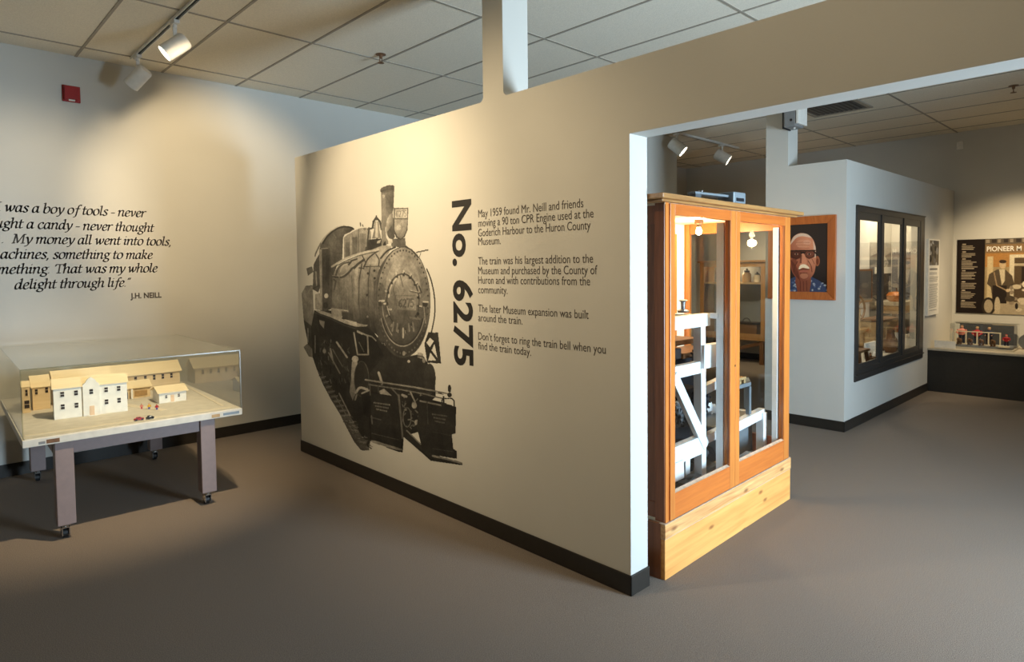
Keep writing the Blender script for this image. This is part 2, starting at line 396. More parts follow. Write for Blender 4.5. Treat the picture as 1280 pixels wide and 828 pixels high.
# serif italic drawn with a broad pen
def sm(pts, n=6):
    P = [np.array(p, float) for p in pts]
    if len(P) < 3: return P
    P = [2*P[0]-P[1]]+P+[2*P[-1]-P[-2]]; out = []
    for i in range(1, len(P)-2):
        for k_ in range(n):
            t = k_/n; a, b_, c, d = P[i-1:i+3]
            out.append(.5*((2*b_)+(c-a)*t+(2*a-5*b_+4*c-d)*t*t+(3*b_-a-3*c+d)*t**3))
    return out+[P[-2]]
NIB = [np.array([.115*math.cos(t)*math.cos(.55)-.048*math.sin(t)*math.sin(.55), .115*math.cos(t)*math.sin(.55)+.048*math.sin(t)*math.cos(.55)]) for t in [i*PI/5 for i in range(10)]]
def hull(ps):
    ps = sorted(map(tuple, ps)); lo = []; hi = []
    cr = lambda o, a, b_: (a[0]-o[0])*(b_[1]-o[1])-(a[1]-o[1])*(b_[0]-o[0])
    for p_ in ps:
        while len(lo) > 1 and cr(lo[-2], lo[-1], p_) <= 0: lo.pop()
        lo.append(p_)
    for p_ in ps[::-1]:
        while len(hi) > 1 and cr(hi[-2], hi[-1], p_) <= 0: hi.pop()
        hi.append(p_)
    return lo[:-1]+hi[:-1]
G = {  # strokes (upright, x-height 1), advance
 'a': ([[(.66,.82),(.46,1),(.2,.84),(.08,.42),(.16,.06),(.34,.03),(.56,.3),(.68,.8)],[(.7,1),(.64,.3),(.72,.03),(.86,.12)]], .92),
 'b': ([[(.0,1.5),(.16,1.52),(.14,.8),(.12,.12)],[(.12,.5),(.34,.9),(.56,1),(.76,.78),(.74,.34),(.5,.02),(.26,0),(.12,.14)]], .90),
 'c': ([[(.64,.78),(.6,.97),(.38,.98),(.14,.72),(.1,.32),(.28,.02),(.5,.03),(.68,.18)]], .76),
 'd': ([[(.66,.82),(.46,1),(.2,.84),(.08,.42),(.16,.06),(.34,.03),(.56,.3),(.68,.8)],[(.56,1.5),(.72,1.52),(.66,.3),(.74,.03),(.88,.12)]], .94),
 'e': ([[(.14,.46),(.5,.56),(.64,.78),(.5,.99),(.28,.92),(.1,.5),(.18,.1),(.4,0),(.68,.2)]], .78),
 'f': ([[(.8,1.44),(.66,1.54),(.48,1.36),(.36,.7),(.3,.0),(.2,-.38),(.0,-.46)],[(.14,.93),(.66,.93)]], .62),
 'g': ([[(.68,.86),(.44,1),(.18,.84),(.18,.52),(.42,.4),(.66,.6),(.66,.86)],[(.66,.92),(.88,.98)],[(.36,.4),(.2,.22),(.46,.08),(.72,-.08),(.66,-.38),(.34,-.48),(.06,-.34),(.12,-.1),(.34,.06)]], .86),
 'h': ([[(.0,1.5),(.16,1.52),(.14,.8),(.12,.0)],[(.13,.5),(.34,.9),(.56,1),(.7,.82),(.64,.3),(.72,.02),(.88,.12)]], .94),
 'i': ([[(.02,.84),(.14,.98),(.2,.8),(.14,.26),(.22,.03),(.38,.14)],[(.2,1.36),(.21,1.38)]], .46),
 'k': ([[(.0,1.5),(.16,1.52),(.14,.8),(.12,.0)],[(.14,.5),(.46,.62),(.64,.84),(.5,1),(.34,.92)],[(.32,.56),(.5,.2),(.62,.02),(.8,.12)]], .86),
 'l': ([[(.02,1.5),(.18,1.52),(.16,.9),(.14,.26),(.22,.03),(.38,.14)]], .46),
 'm': ([[(.0,.84),(.1,.98),(.16,.8),(.12,0)],[(.13,.5),(.32,.9),(.5,1),(.6,.8),(.56,0)],[(.58,.5),(.78,.9),(.96,1),(1.08,.82),(1.02,.3),(1.1,.02),(1.26,.12)]], 1.32),
 'n': ([[(.0,.84),(.1,.98),(.16,.8),(.12,0)],[(.13,.5),(.34,.9),(.56,1),(.7,.82),(.64,.3),(.72,.02),(.88,.12)]], .94),
 'o': ([[(.44,1),(.18,.86),(.08,.44),(.2,.06),(.42,0),(.68,.2),(.76,.6),(.64,.94),(.44,1)]], .88),
 'r': ([[(.0,.84),(.1,.98),(.16,.8),(.12,0)],[(.13,.5),(.32,.88),(.5,1),(.64,.92)]], .68),
 's': ([[(.58,.84),(.46,.99),(.24,.94),(.16,.74),(.36,.52),(.52,.28),(.42,.04),(.18,.0),(.04,.16)]], .66),
 't': ([[(.22,1.3),(.18,.7),(.16,.2),(.26,.02),(.46,.14)],[(.02,.93),(.5,.93)]], .54),
 'u': ([[(.02,.84),(.12,.98),(.18,.8),(.14,.26),(.24,.02),(.44,.1),(.64,.46)],[(.7,1),(.64,.3),(.72,.03),(.86,.12)]], .92),
 'v': ([[(.02,.86),(.14,.98),(.22,.7),(.3,.04)],[(.3,.04),(.52,.3),(.68,.7),(.64,.96)]], .80),
 'w': ([[(.02,.86),(.14,.98),(.2,.7),(.28,.04)],[(.28,.04),(.5,.4),(.62,.92)],[(.62,.92),(.64,.4),(.72,.04)],[(.72,.04),(.94,.3),(1.08,.7),(1.04,.96)]], 1.2),
 'y': ([[(.02,.86),(.14,.98),(.24,.7),(.36,.04)],[(.74,.96),(.7,.6),(.44,.0),(.2,-.38),(.0,-.42)]], .82),
 'M': ([[(.02,.03),(.3,.03)],[(.16,.03),(.24,.8),(.3,1.38)],[(.1,1.38),(.32,1.38),(.5,.7),(.62,.08)],[(.62,.08),(.9,.7),(1.2,1.38),(1.44,1.38)],[(1.22,1.38),(1.22,.7),(1.22,.03)],[(1.06,.03),(1.4,.03)]], 1.52),
 'T': ([[(.08,1.12),(.1,1.38),(1.06,1.38),(1.06,1.12)],[(.56,1.38),(.56,.7),(.56,.03)],[(.36,.03),(.78,.03)]], 1.08),
 'I': ([[(.06,.03),(.5,.03)],[(.28,.03),(.28,1.38)],[(.06,1.38),(.5,1.38)]], .62),
 '-': ([[(.06,.48),(.48,.48)]], .58), '.': ([[(.1,.04),(.12,.06)]], .36), ',': ([[(.14,.06),(.16,-.04),(.06,-.26)]], .38),
 'Q': ([[(.1,1.44),(.04,1.2)],[(.32,1.44),(.26,1.2)]], .5), ' ': ([], .42)}
def serif(s):
    vs = []; fs = []; x = 0
    for ch in s:
        st, adv = G[ch]
        for pl in st:
            q = pl if ch in 'MTI' else sm(pl)
            q = [np.array(p_, float) for p_ in q]
            for a, b_ in zip(q[:-1], q[1:]):
                h = hull([a+n_ for n_ in NIB]+[b_+n_ for n_ in NIB])
                k0 = len(vs); vs += [(x+p_[0]+.17*p_[1], p_[1]) for p_ in h]; fs.append(tuple(range(k0, k0+len(h))))
        x += adv
    return vs, fs
QUOTE = [('QI was a boy of tools - never', 'I', 6, 264.5, 183.7, 271.7), ('bought a candy - never thought', 'a', 33, 285.6, 193.7, 290.2),
         ('.  My money all went into tools,', 'M', 14, 303.6, 213.4, 307.6), ('machines, something to make', 's', 65.7, 323.6, 191.4, 323.8),
         ('something. That was my whole', 'T', 69, 341.3, 197.5, 340.8), ('delight through life.Q', 'd', 18, 361.2, 164.4, 358.8)]
CUT = [4, 7, 3, 10, 11, 0]
q = MB()
for (s, _, xa, ya, xb, yb), c in zip(QUOTE, CUT):
    if s.startswith('QI'): c = 3
    A = on('y', WB, xa, ya); B = on('y', WB, xb, yb)
    full = serif(s); tail = serif(s[c:])
    ta, tb = min(v[0] for v in tail[0]), max(v[0] for v in tail[0]); k = (B[0]-A[0])/(tb-ta)
    fb = max(v[0] for v in full[0]); base = (A[2]+B[2])/2
    q.add([(B[0]+(v[0]-fb)*k, WB-.0012, base+v[1]*.048) for v in full[0]], full[1], 'ink')
A = on('y', WB, 163, 373.4); B = on('y', WB, 202, 373.4)
put(q, text_geo('J.H. NEILL', .035), A[0], B[0], A[2], .062, lambda u, v: (u, WB-.0012, v), 'ink')
tag(q.build('wall_quote', loc=(1.0, WB-.0012, 1.65)), 'dark grey italic quotation about tools lettered on the back wall above the model', 'lettering')

# ------------------------------------------------------------------ a small painter for printed and painted pictures
class Paint:
    """colours on a fine grid lying in a wall; shapes are given in photograph measurements of that wall"""
    def __init__(s, ax, v, u0, u1, z0, z1, cell, bg=None):
        s.ax, s.v, s.cell, s.u0, s.z0 = ax, v, cell, u0, z0
        s.nu = int(round((u1-u0)/cell)); s.nz = int(round((z1-z0)/cell))
        uu = u0+(np.arange(s.nu*2)+.5)*cell/2; zz = z0+(np.arange(s.nz*2)+.5)*cell/2
        U, Z = np.meshgrid(uu, zz)
        P = np.stack([np.full_like(U, v), U, Z], -1) if ax == 'x' else np.stack([U, np.full_like(U, v), Z], -1)
        d = P-CAMP; w_ = d@FW
        s.X = CX+FPX*(d@RT)/w_; s.Y = CY-FPX*(d@UP)/w_
        s.C = np.zeros(U.shape+(3,)); s.A = np.zeros(U.shape)
        if bg is not None: s.C[:] = s.rgb(bg); s.A[:] = 1
    @staticmethod
    def rgb(c):
        return np.array(c if hasattr(c, '__len__') else (c, c, c), float)
    def _in(s, pts):
        x, y = s.X, s.Y
        xs = [p[0] for p in pts]; ys = [p[1] for p in pts]
        bb = (x >= min(xs)) & (x <= max(xs)) & (y >= min(ys)) & (y <= max(ys))
        r, c = np.where(bb); res = np.zeros(x.shape, bool)
        if len(r) == 0: return res
        px, py = x[r, c], y[r, c]; ins = np.zeros(len(r), bool); n = len(pts)
        for i in range(n):
            x0, y0 = pts[i]; x1, y1 = pts[(i+1) % n]
            if y0 == y1: continue
            cnd = ((y0 > py) != (y1 > py)) & (px < (x1-x0)*(py-y0)/(y1-y0)+x0)
            ins ^= cnd
        res[r, c] = ins; return res
    def fill(s, mask, c, a=1., grad=None):
        if c is None: s.A[mask] = 0; return
        if grad:
            (xa, ya), (xb, yb), c2 = grad
            t = np.clip(((s.X[mask]-xa)*(xb-xa)+(s.Y[mask]-ya)*(yb-ya))/((xb-xa)**2+(yb-ya)**2), 0, 1)[:, None]
            col = s.rgb(c)*(1-t)+s.rgb(c2)*t
        else: col = s.rgb(c)
        s.C[mask] = s.C[mask]*(1-a)+col*a; s.A[mask] = np.maximum(s.A[mask], a)
    def poly(s, pts, c, a=1., grad=None, smooth=False):
        if smooth:
            pts = list(pts); q_ = sm(pts[-1:]+pts+pts[:2]); n = 6; pts = [tuple(p_) for p_ in q_[n:-n]]
        s.fill(s._in(pts), c, a, grad)
    def ell(s, cx, cy, rx, ry, c, a=1., grad=None, rot=0, clip=None):
        dx, dy = s.X-cx, s.Y-cy; co, si = math.cos(rot), math.sin(rot)
        m_ = ((dx*co+dy*si)/rx)**2+((-dx*si+dy*co)/ry)**2 <= 1
        if clip is not None: m_ &= clip(s.X, s.Y)
        s.fill(m_, c, a, grad)
    def ring(s, cx, cy, rx, ry, w, c, a=1., grad=None, clip=None):
        dx, dy = s.X-cx, s.Y-cy
        m_ = ((dx/(rx+w/2))**2+(dy/(ry+w/2))**2 <= 1) & ((dx/(rx-w/2))**2+(dy/(ry-w/2))**2 >= 1)
        if clip is not None: m_ &= clip(s.X, s.Y)
        s.fill(m_, c, a, grad)
    def line(s, pts, w, c, a=1., smooth=False):
        if smooth: pts = [tuple(p_) for p_ in sm(pts)]
        m_ = np.zeros(s.X.shape, bool)
        for (x0, y0), (x1, y1) in zip(pts[:-1], pts[1:]):
            bb = (s.X >= min(x0, x1)-w) & (s.X <= max(x0, x1)+w) & (s.Y >= min(y0, y1)-w) & (s.Y <= max(y0, y1)+w)
            r, q_ = np.where(bb)
            if len(r) == 0: continue
            px, py = s.X[r, q_]-x0, s.Y[r, q_]-y0; dx, dy = x1-x0, y1-y0; L2 = dx*dx+dy*dy+1e-9
            t = np.clip((px*dx+py*dy)/L2, 0, 1); dd = np.hypot(px-t*dx, py-t*dy)
            k_ = dd <= w/2; m_[r[k_], q_[k_]] = True
        s.fill(m_, c, a)
    def grain(s, amt, blotch=.0, seed=3):
        rg = np.random.default_rng(seed)
        n = rg.normal(0, amt, s.A.shape)[..., None]
        s.C = np.clip(s.C*(1+n), 0, 1)
    def build(s, name, off, facing, mt, gain=(1, 1, 1), gamma=2.2, parent=None, loc=(0, 0, 0)):
        dn = lambda a: (a[0::2, 0::2]+a[1::2, 0::2]+a[0::2, 1::2]+a[1::2, 1::2])/4
        A = dn(s.A); C = np.stack([dn(s.C[..., i]*s.A) for i in range(3)], -1)/np.maximum(A, 1e-6)[..., None]
        C = np.clip(C, 0, 1)**gamma*np.array(gain)
        keep = A > .5
        iz, iu = np.where(keep); n = len(iz)
        key = {}
        # shared grid vertices
        def vid(i, j): return i*(s.nu+1)+j
        quads = np.stack([vid(iz, iu), vid(iz, iu+1), vid(iz+1, iu+1), vid(iz+1, iu)], -1)
        uniq, inv = np.unique(quads, return_inverse=True); quads = inv.reshape(-1, 4)
        gi, gj = uniq//(s.nu+1), uniq % (s.nu+1)
        U = s.u0+gj*s.cell; Z = s.z0+gi*s.cell
        v = s.v+off
        V = np.stack([np.full(len(U), v), U, Z], -1) if s.ax == 'x' else np.stack([U, np.full(len(U), v), Z], -1)
        V = V-np.array(loc)
        if facing < 0 and s.ax == 'x' or facing > 0 and s.ax == 'y': quads = quads[:, ::-1]
        me = bpy.data.meshes.new(name)
        me.vertices.add(len(V)); me.vertices.foreach_set('co', V.astype(np.float32).ravel())
        me.loops.add(n*4); me.loops.foreach_set('vertex_index', quads.astype(np.int32).ravel())
        me.polygons.add(n); me.polygons.foreach_set('loop_start', np.arange(0, n*4, 4, dtype=np.int32))
        me.update(calc_edges=True)
        at = me.color_attributes.new('Col', 'FLOAT_COLOR', 'CORNER')
        cc = np.concatenate([C[iz, iu], np.ones((n, 1))], 1)
        at.data.foreach_set('color', np.repeat(cc, 4, 0).astype(np.float32).ravel())
        me.materials.append(M[mt])
        o = bpy.data.objects.new(name, me); COL.objects.link(o)
        if parent is not None: o.parent = parent
        else: o.location = loc
        return o

# ---- locomotive mural, printed straight onto the partition
def locomotive():
    p = Paint('x', PX, 2.86, 5.035, .20, 2.08, .004)
    rg = random.Random(5)
    D = .20
    # tender
    p.poly([(377,367),(382,358),(391,356.5),(393,410),(379.6,400)], .66, grad=((378,360),(390,410),.5))
    p.line([(382,358),(391,357)], 1, .45); p.line([(384,362),(384,404)], .6, .52)
    p.poly([(379.6,400),(393,410),(396,440),(397,452),(389,446),(385,438),(384,424),(381,410)], .27)
    p.poly([(379.5,434),(384,430),(390,436),(392,447),(386,446)], .55); p.line([(385,411),(385,428)], 1.5, .6)
    # body mass below the running board, rails and ground
    p.poly([(393,388),(415,388),(430,398),(460,405),(478,430),(504,447),(523,443),(530,446),(535,455),(541,468),(544,482),(545,496),(520,520),(506,545),(498,548),
            (463,552),(461,563),(452,564),(443,553),(434,536),(425,518),(414,500),(404,481),(396,462),(391,447),(389,410)], D)
    p.poly([(396,392),(428,404),(445,412),(470,425),(480,445),(460,470),(430,440),(400,420)], .16)
    p.poly([(396,462),(404,470),(437,519),(452,545),(462,563),(452,564),(443,553),(434,536),(425,518),(414,500)], .36)
    for i in range(18):
        t = i/17; x0 = 399+t*29; y0 = 470+t*50
        p.line([(x0, y0),(x0+6+t*3, y0-2+t*1)], 1.3, .52 if i % 2 else .2)
    p.line([(424,492),(438,520)], 1.6, .6); p.line([(420,497),(433,519)], 1, .5)
    for i in range(70):
        t = rg.random(); x0 = 430+t*26+rg.uniform(-4, 8); y0 = 522+t*38+rg.uniform(-4, 4)
        p.line([(x0, y0),(x0+rg.uniform(1, 4), y0+rg.uniform(0, 2))], 1.2, rg.uniform(.28, .6))
    # running gear
    for i in range(70):
        x0 = rg.uniform(398, 438); y0 = rg.uniform(425, 478)
        if y0 < 425+(x0-398)*1.0+45: p.line([(x0, y0),(x0+rg.uniform(-2, 3), y0+rg.uniform(2, 6))], rg.uniform(.8, 2), rg.uniform(.12, .42))
    p.line([(421,428),(434,447)], 2.2, .62); p.line([(411,441),(425,467)], 1.6, .5); p.line([(416,437),(428,458)], 1.2, .42)
    p.ell(405.5, 439, 2, 3, .6); p.line([(413,436),(416,450)], 2, .55); p.line([(394,420),(394,441)], 1.6, .5)
    p.poly([(399,400),(406,402),(405,411),(400,405)], .5)
    p.poly([(440,452),(447,451),(447,470),(445,492),(441,501),(437,490),(439,474)], .72, grad=((440,455),(441,498),.45))
    p.ell(444, 449, 4.2, 4, .8)
    p.ell(452, 474, 9, 22, .19); p.ring(452, 474, 9, 22, 1, .32)
    p.line([(445,491),(450,485),(459,487)], 3, .68, smooth=True); p.line([(446,494),(444,500)], 2, .55)
    p.line([(442.5,416),(447,443.5),(460.5,443.5),(459.5,420),(447,414)], 1.8, .62); p.line([(449,428),(455,440)], 1.2, .4)
    p.line([(447,415),(453,418)], 1.6, .7); p.line([(458,419),(465,421),(470,426)], 1.6, .62)
    # cab
    p.poly([(399,313),(401.5,303.7),(407,296),(413.5,289.6),(422,284.5),(431,282.6),(439.6,284),(442.4,286.5),(438.5,290),(431,293.5),(429,297),(428,324),(422,331),
            (416,346),(416,386),(405,390),(401,389),(400,360)], .40, grad=((405,290),(412,388),.33))
    p.poly([(403,312),(412,310),(414,330),(411,360),(412,386),(404,385)], .31)
    p.poly([(408,320),(412,318),(411,358),(407,350)], .25)
    p.line([(416,316),(428,317)], .8, .32); p.line([(418,294),(420,297)], 1.2, .5)
    p.poly([(399,312),(402.3,312),(403,388),(400.5,388)], .66)
    p.line([(402,311),(410,310.5)], 1.2, .62)
    p.line([(394,318),(401,304),(407,296),(413.5,289.6),(422,284),(430,282.4)], 2, .82, smooth=True)
    p.line([(404,304),(409,296),(416,289.5),(424,285),(432,283.6),(439,284.6),(442,286.5)], 2.2, .26, smooth=True)
    p.poly([(432,288),(441,286),(438,290.5),(433,292)], .34)
    p.poly([(393,320),(398,308),(401,303),(402,305),(397,314),(394,322)], .5)
    p.poly([(392,331),(396,323),(399,318),(400,360),(398,366),(391,362),(391.5,345)], .36); p.line([(395,340),(396,358)], 1.6, .62)
    p.poly([(383,335.5),(390,333),(392,340),(385,345)], .42); p.poly([(386,346),(391,343),(391,352),(386,350)], .7, .5)
    p.poly([(394,368),(401,366),(401,388),(394,387)], .72); p.line([(393,360),(399,357)], 2, .3)
    p.ell(408, 370, 2.6, 3, .78); p.ell(407, 382, 3, 4, .22)
    # dome and sand box
    p.poly([(430,297),(434,293.5),(439,291),(443,288.5),(449,285.6),(455,284.4),(461,285),(464,290),(464,314),(445,318),(430,323)], .66, grad=((440,285),(440,322),.55))
    p.poly([(432,303),(437,303),(437,320),(432,321)], .48); p.poly([(440.5,297),(447,296),(447,317),(441,319)], .46); p.line([(438.8,292),(438.8,321)], 1.5, .72)
    p.line([(448.5,287),(448.5,316)], 1, .42); p.poly([(450,292),(458,292),(457.5,314),(451,315)], .5); p.line([(459.5,286),(459.5,312)], 1.4, .7)
    p.line([(450.5,279),(450.8,283)], 1.4, .4); p.line([(453,281),(454,283)], 1.4, .45); p.ell(456, 286.5, 2, 1.5, .45)
    # bell
    p.poly([(459,300),(477,299.5),(478,306),(475,313),(457,314.5)], .26)
    p.line([(461.5,285),(460,298),(457.5,314)], 2.2, .3)
    p.line([(460.5,287),(466,285),(467,277),(470.5,272),(475,277),(477,287)], 2.6, .32)
    p.poly([(468.5,277),(473.6,277),(474.8,289),(476.6,298.3),(465,298.3),(467.4,289)], .58)
    p.poly([(469.8,278),(472,278),(472.4,297),(469,297)], .88); p.line([(465,299.3),(476.5,299)], 1.2, .22); p.line([(470.6,270),(470.6,275)], 1.6, .36)
    p.poly([(472,301.5),(476.6,299.5),(475,304),(471,304.5)], .8); p.line([(458,301),(457.6,308)], 1.4, .6)
    # chimney
    p.poly([(476.4,240),(492.9,238),(491.9,262),(490,268),(484,275),(481.6,286),(483,297),(487,304),(480,308),(476.5,314),(477,299),(476.6,262)], .54, grad=((477,270),(491,268),.42))
    p.poly([(478,243),(482,243),(482,268),(478,285)], .60, .6); p.ell(479.5, 245.5, 1.6, 2, .72)
    p.poly([(475,238),(477,234.8),(481,232.8),(487,231.4),(492,231.6),(493.2,233.4),(492.8,238.6),(486,240),(478,241.5)], .40)
    p.line([(476,239.5),(484,236.8),(492.6,236.6)], 1.2, .32)
    p.poly([(479,305),(482,301),(483,309),(479.5,311)], .22)
    # headlight and number box
    p.poly([(491,265.5),(487.5,268),(484,274),(482.2,284),(482.8,292),(486,297.5),(491,299),(494,292),(492.6,280)], .70, grad=((483,282),(492,284),.40))
    p.poly([(484,290),(490,282),(494,296),(491,300),(486,298)], .36)
    p.poly([(491,299),(506.6,297.5),(507.5,307),(511,309),(490,309),(489,306)], .44)
    p.poly([(485,302.5),(490,298.6),(491,303.5),(486,305.5)], .93)
    p.poly([(491.3,273),(510,273),(509.6,287),(506,296.5),(501,300.3),(495.5,297.5),(491.6,288)], .34)
    p.poly([(493.4,274.5),(509.3,274.5),(508.7,287),(505,295.3),(500.6,298.6),(496.6,295.4),(493.2,287)], .70, grad=((494,276),(507,294),.58))
    p.ell(498.6, 284.5, 3.2, 3.6, .84, .7); p.poly([(502,276),(505,276),(503,284)], .86, .5)
    p.poly([(492,259.8),(510.4,259.8),(510.4,274.6),(492,274.6)], .45)
    p.poly([(493.8,261.6),(509,261.6),(509,272.6),(493.8,272.6)], .86)
    def digits(x0, x1, y0, y1, w_, c):
        SEG = {'6': [(1,0),(.1,.35),(0,.75),(.4,1),(.95,.8),(.6,.5),(.05,.62)], '2': [(0,.2),(.45,0),(.95,.2),(.8,.5),(0,1),(1,1)],
               '7': [(0,0),(1,0),(.4,1)], '5': [(.95,0),(.1,0),(.05,.42),(.6,.38),(.98,.7),(.5,1),(0,.88)]}
        dw = (x1-x0)/4
        for i, ch in enumerate('6275'): p.line([(x0+dw*(i+.1+.75*a), y0+(y1-y0)*b_) for a, b_ in SEG[ch]], w_, c)
    digits(495, 508.5, 263.4, 271, 1, .55)
    # boiler barrel
    p.poly([(416,346),(418,340),(424,331),(434,325),(448,319),(463,313),(478,307),(490,307),(486,316),(474,336),(470,365),(472,405),(480,428),(470,418),(458,408),(440,402),
            (428,396),(420,388),(415,386)], .70, grad=((445,325),(452,412),.24))
    p.line([(440,345),(440.5,372),(443,398)], .9, .40); p.line([(428,352),(429,392)], .6, .55); p.line([(434,350),(435,394)], .6, .52)
    p.poly([(444.5,332),(449,330),(446.5,352),(447,380),(451,405),(446,402),(443,380),(443,350)], .76, .8, grad=((446,340),(447,403),.30))
    p.line([(452.5,330),(449,350),(448.5,378),(452,407)], 1.5, .32)
    p.poly([(455,336),(460,336),(458,362),(458,385),(461,408),(456,405),(454,380),(453.5,358)], .64, .8, grad=((457,345),(458,400),.28))
    p.line([(463,332),(460.5,352),(460.5,384),(463.5,408)], 1.4, .34)
    p.poly([(464,338),(470,334),(468.5,350),(467.5,372),(469,395),(466,392),(463.5,370)], .62, .9, grad=((466,340),(467,395),.3))
    for q_ in [(459,369),(460,342),(468.5,348),(468,338.5),(459.5,395)]: p.ell(q_[0], q_[1], 1.5, 1.6, .25)
    p.ell(459.5, 396, 1.2, 1.6, .6)
    p.poly([(467,352),(470,350),(470,386),(474,414),(482,434),(473,424),(467,400)], .34, .8)
    # pipes under the hand rail
    p.line([(417,346),(428,346.5),(436,341),(440,336),(445,333)], 2.6, .30, smooth=True); p.line([(416,344.6),(427,345),(434,340)], 1, .74, smooth=True)
    p.line([(420,344),(423,336),(429,330),(436,328)], 2, .36, smooth=True); p.line([(425,341),(428,333),(434,330)], 1.2, .78, smooth=True)
    p.line([(443,335),(448,330),(455,325)], 3, .28, smooth=True); p.line([(436,331),(440,326),(446,324)], 2.2, .3)
    p.line([(455,334),(460,324),(468,317),(473,314)], 1.7, .26, smooth=True); p.line([(457,333.6),(475,333)], 1.2, .32)
    p.line([(470,318),(474,325),(473.5,332)], 1.5, .3, smooth=True); p.line([(453,320),(457,328)], 1.4, .3); p.poly([(461,330),(466,322),(472,324),(472,331)], .72)
    p.line([(449,335),(455,336)], 1.6, .3); p.line([(417,349),(420,352),(418,362)], 2, .38); p.line([(424,347),(424,368),(422,372)], 2, .5)
    p.line([(415,333.5),(424,328),(434,322.6),(446,318.4),(460,314.6),(473,312.4)], 2.4, .82, smooth=True)
    p.line([(416,335.5),(425,330),(435,325),(447,320.4),(461,316.8),(472,314.6)], 1, .32, smooth=True)
    p.line([(476,323),(484,314),(494,309.4)], 2.2, .28, smooth=True)
    # running board
    p.poly([(414,385),(427,387),(427.5,399),(414.5,393)], .64); p.poly([(428,390),(441,392),(442,400),(428,398)], .27); p.line([(427,387.5),(435,389)], 1.4, .7)
    p.poly([(393.5,388),(402,388.6),(413,392),(428,399),(440,402),(450,405),(460,406.4),(458,408.4),(445,408.6),(431,404.5),(414,397),(400,392)], .70)
    p.poly([(430,399),(446,403),(446,407),(438,404)], .8)
    p.line([(394,391),(414,399),(431,407),(444,411)], 1.4, .28)
    # smokebox front
    p.poly([(471,345),(476,332),(484,320),(492,312),(484,330),(477,350),(474,372),(475,400),(481,424),(475,418),(469,392),(468.5,364)], .40, .85)
    p.ell(504, 378, 34.2, 69.6, .36)
    p.ell(504.3, 377.5, 33, 68, .70, grad=((502,318),(506,440),.25))
    p.poly([(503,320),(520,335),(526,360),(520,352),(508,338),(498,338),(488,352),(482,366),(486,340)], .80, .55, smooth=True)
    p.ell(503, 392, 30.5, 56, .42, .55, grad=((504,370),(504,445),.25), clip=lambda x, y: y > 385)
    p.ell(477, 390, 7, 36, .34, .5)
    for i in range(52):
        t = 2*PI*i/52; x0 = 504.2+31*math.cos(t); y0 = 377.6+64.5*math.sin(t)
        p.ell(x0, y0, .95, 1.25, .30 if y0 < 400 else .46)
    p.ring(503.5, 381, 28.5, 52, 1.2, .66, clip=lambda x, y: (y > 398))
    p.ring(503.5, 381, 27, 50, 1.4, .22, clip=lambda x, y: (y > 398))
    p.line([(478,383),(480,396),(486,412),(490,419)], 1.1, .6, smooth=True); p.line([(484,383),(489,398),(493,404)], 2.2, .24, smooth=True)
    p.ell(504, 377.5, 22.5, 37, .78, .6, clip=lambda x, y: y < 372)
    p.ring(503.6, 377.6, 20.3, 35, 2.2, .34); p.ell(503.6, 377.6, 18.4, 33, .68, grad=((503,350),(504,409),.32))
    p.line([(486,372),(489,358),(495,349),(499,346)], 1.5, .9, smooth=True); p.line([(494,372),(492,362),(495,352)], 1, .45, smooth=True); p.line([(500,344),(502,351),(504,359)], 1.1, .4)
    for i in range(15):
        t = 2*PI*i/15+.15; c_, s_ = math.cos(t), math.sin(t)
        if -.45 < s_ < -.1 and c_ > 0: continue
        x0, y0 = 503.6+19.5*c_, 377.6+34*s_
        hi = .85 if y0 < 385 else .58
        p.line([(x0, y0),(x0+3.6*c_, y0+5*s_)], 2.2, hi); p.line([(x0+1, y0+1.4),(x0+1+2.6*c_, y0+1.4+4*s_)], 1.2, .25)
        p.ell(x0, y0, 1.5, 1.8, .28)
    for q_ in [(504,414),(504,419)]: p.ell(q_[0], q_[1], 1.2, 4.5, .75)
    for xx in (492,497,511,516): p.line([(xx, 407+abs(504-xx)*-.3),(xx+(xx-504)*.12, 414)], 2, .55)
    p.ell(505, 442, 2, 3, .62)
    p.line([(513,364),(525,366.5)], 2.2, .36); p.line([(513,363.2),(524,365.4)], .8, .8); p.ell(523, 372, 1.6, 1.8, .22); p.ell(522.5, 392.5, 1.8, 2.2, .2); p.line([(513,397),(525,399)], 2.4, .5)
    p.line([(524,358),(527,366)], 1.6, .3)
    p.poly([(494,369),(521.4,369.6),(520.6,389.4),(496,388.2)], .44); p.poly([(495,370),(520.6,370.6),(519.8,388),(496.6,387)], .62)
    p.line([(496.2,371.4),(519.4,371.8),(518.8,386.8),(497.6,385.8),(496.2,371.4)], .8, .50); digits(498.5, 518, 374, 384, 1.8, .40)
    p.line([(474.6,376.6),(480,376.2)], 2.6, .88); p.ell(475.5, 380, 2.2, 3, .28); p.ell(531.5, 380.5, 3.4, 3.6, .24); p.line([(529.5,377.4),(535,377.8)], 2, .86)
    p.line([(485,387),(489,387)], 2.4, .8); p.line([(484,383),(487,394)], 1, .82); p.line([(530,384),(532,404)], 1.3, .66)
    # right-hand side: hand rails, step, bars
    p.line([(521,315.6),(534.6,312.6)], 2, .42); p.line([(526,317),(524,322)], 1, .55); p.line([(507,308.6),(514,312),(519,317.5),(523,322)], 1.8, .34)
    p.line([(533.5,336.5),(538.5,349),(542,364),(543.8,380),(543,397),(539.5,415)], 1.7, .30, smooth=True)
    p.poly([(535.6,415),(547.8,416),(551.6,455),(534,453.6),(530.4,430)], .23)
    for h in ([(537.5,422.5),(542.3,426.5),(537.6,434),(533,428.5)], [(543.2,430),(546.8,447.8),(539.6,438)], [(538,441),(545.2,450.6),(535.4,450.8)]): p.poly(h, None)
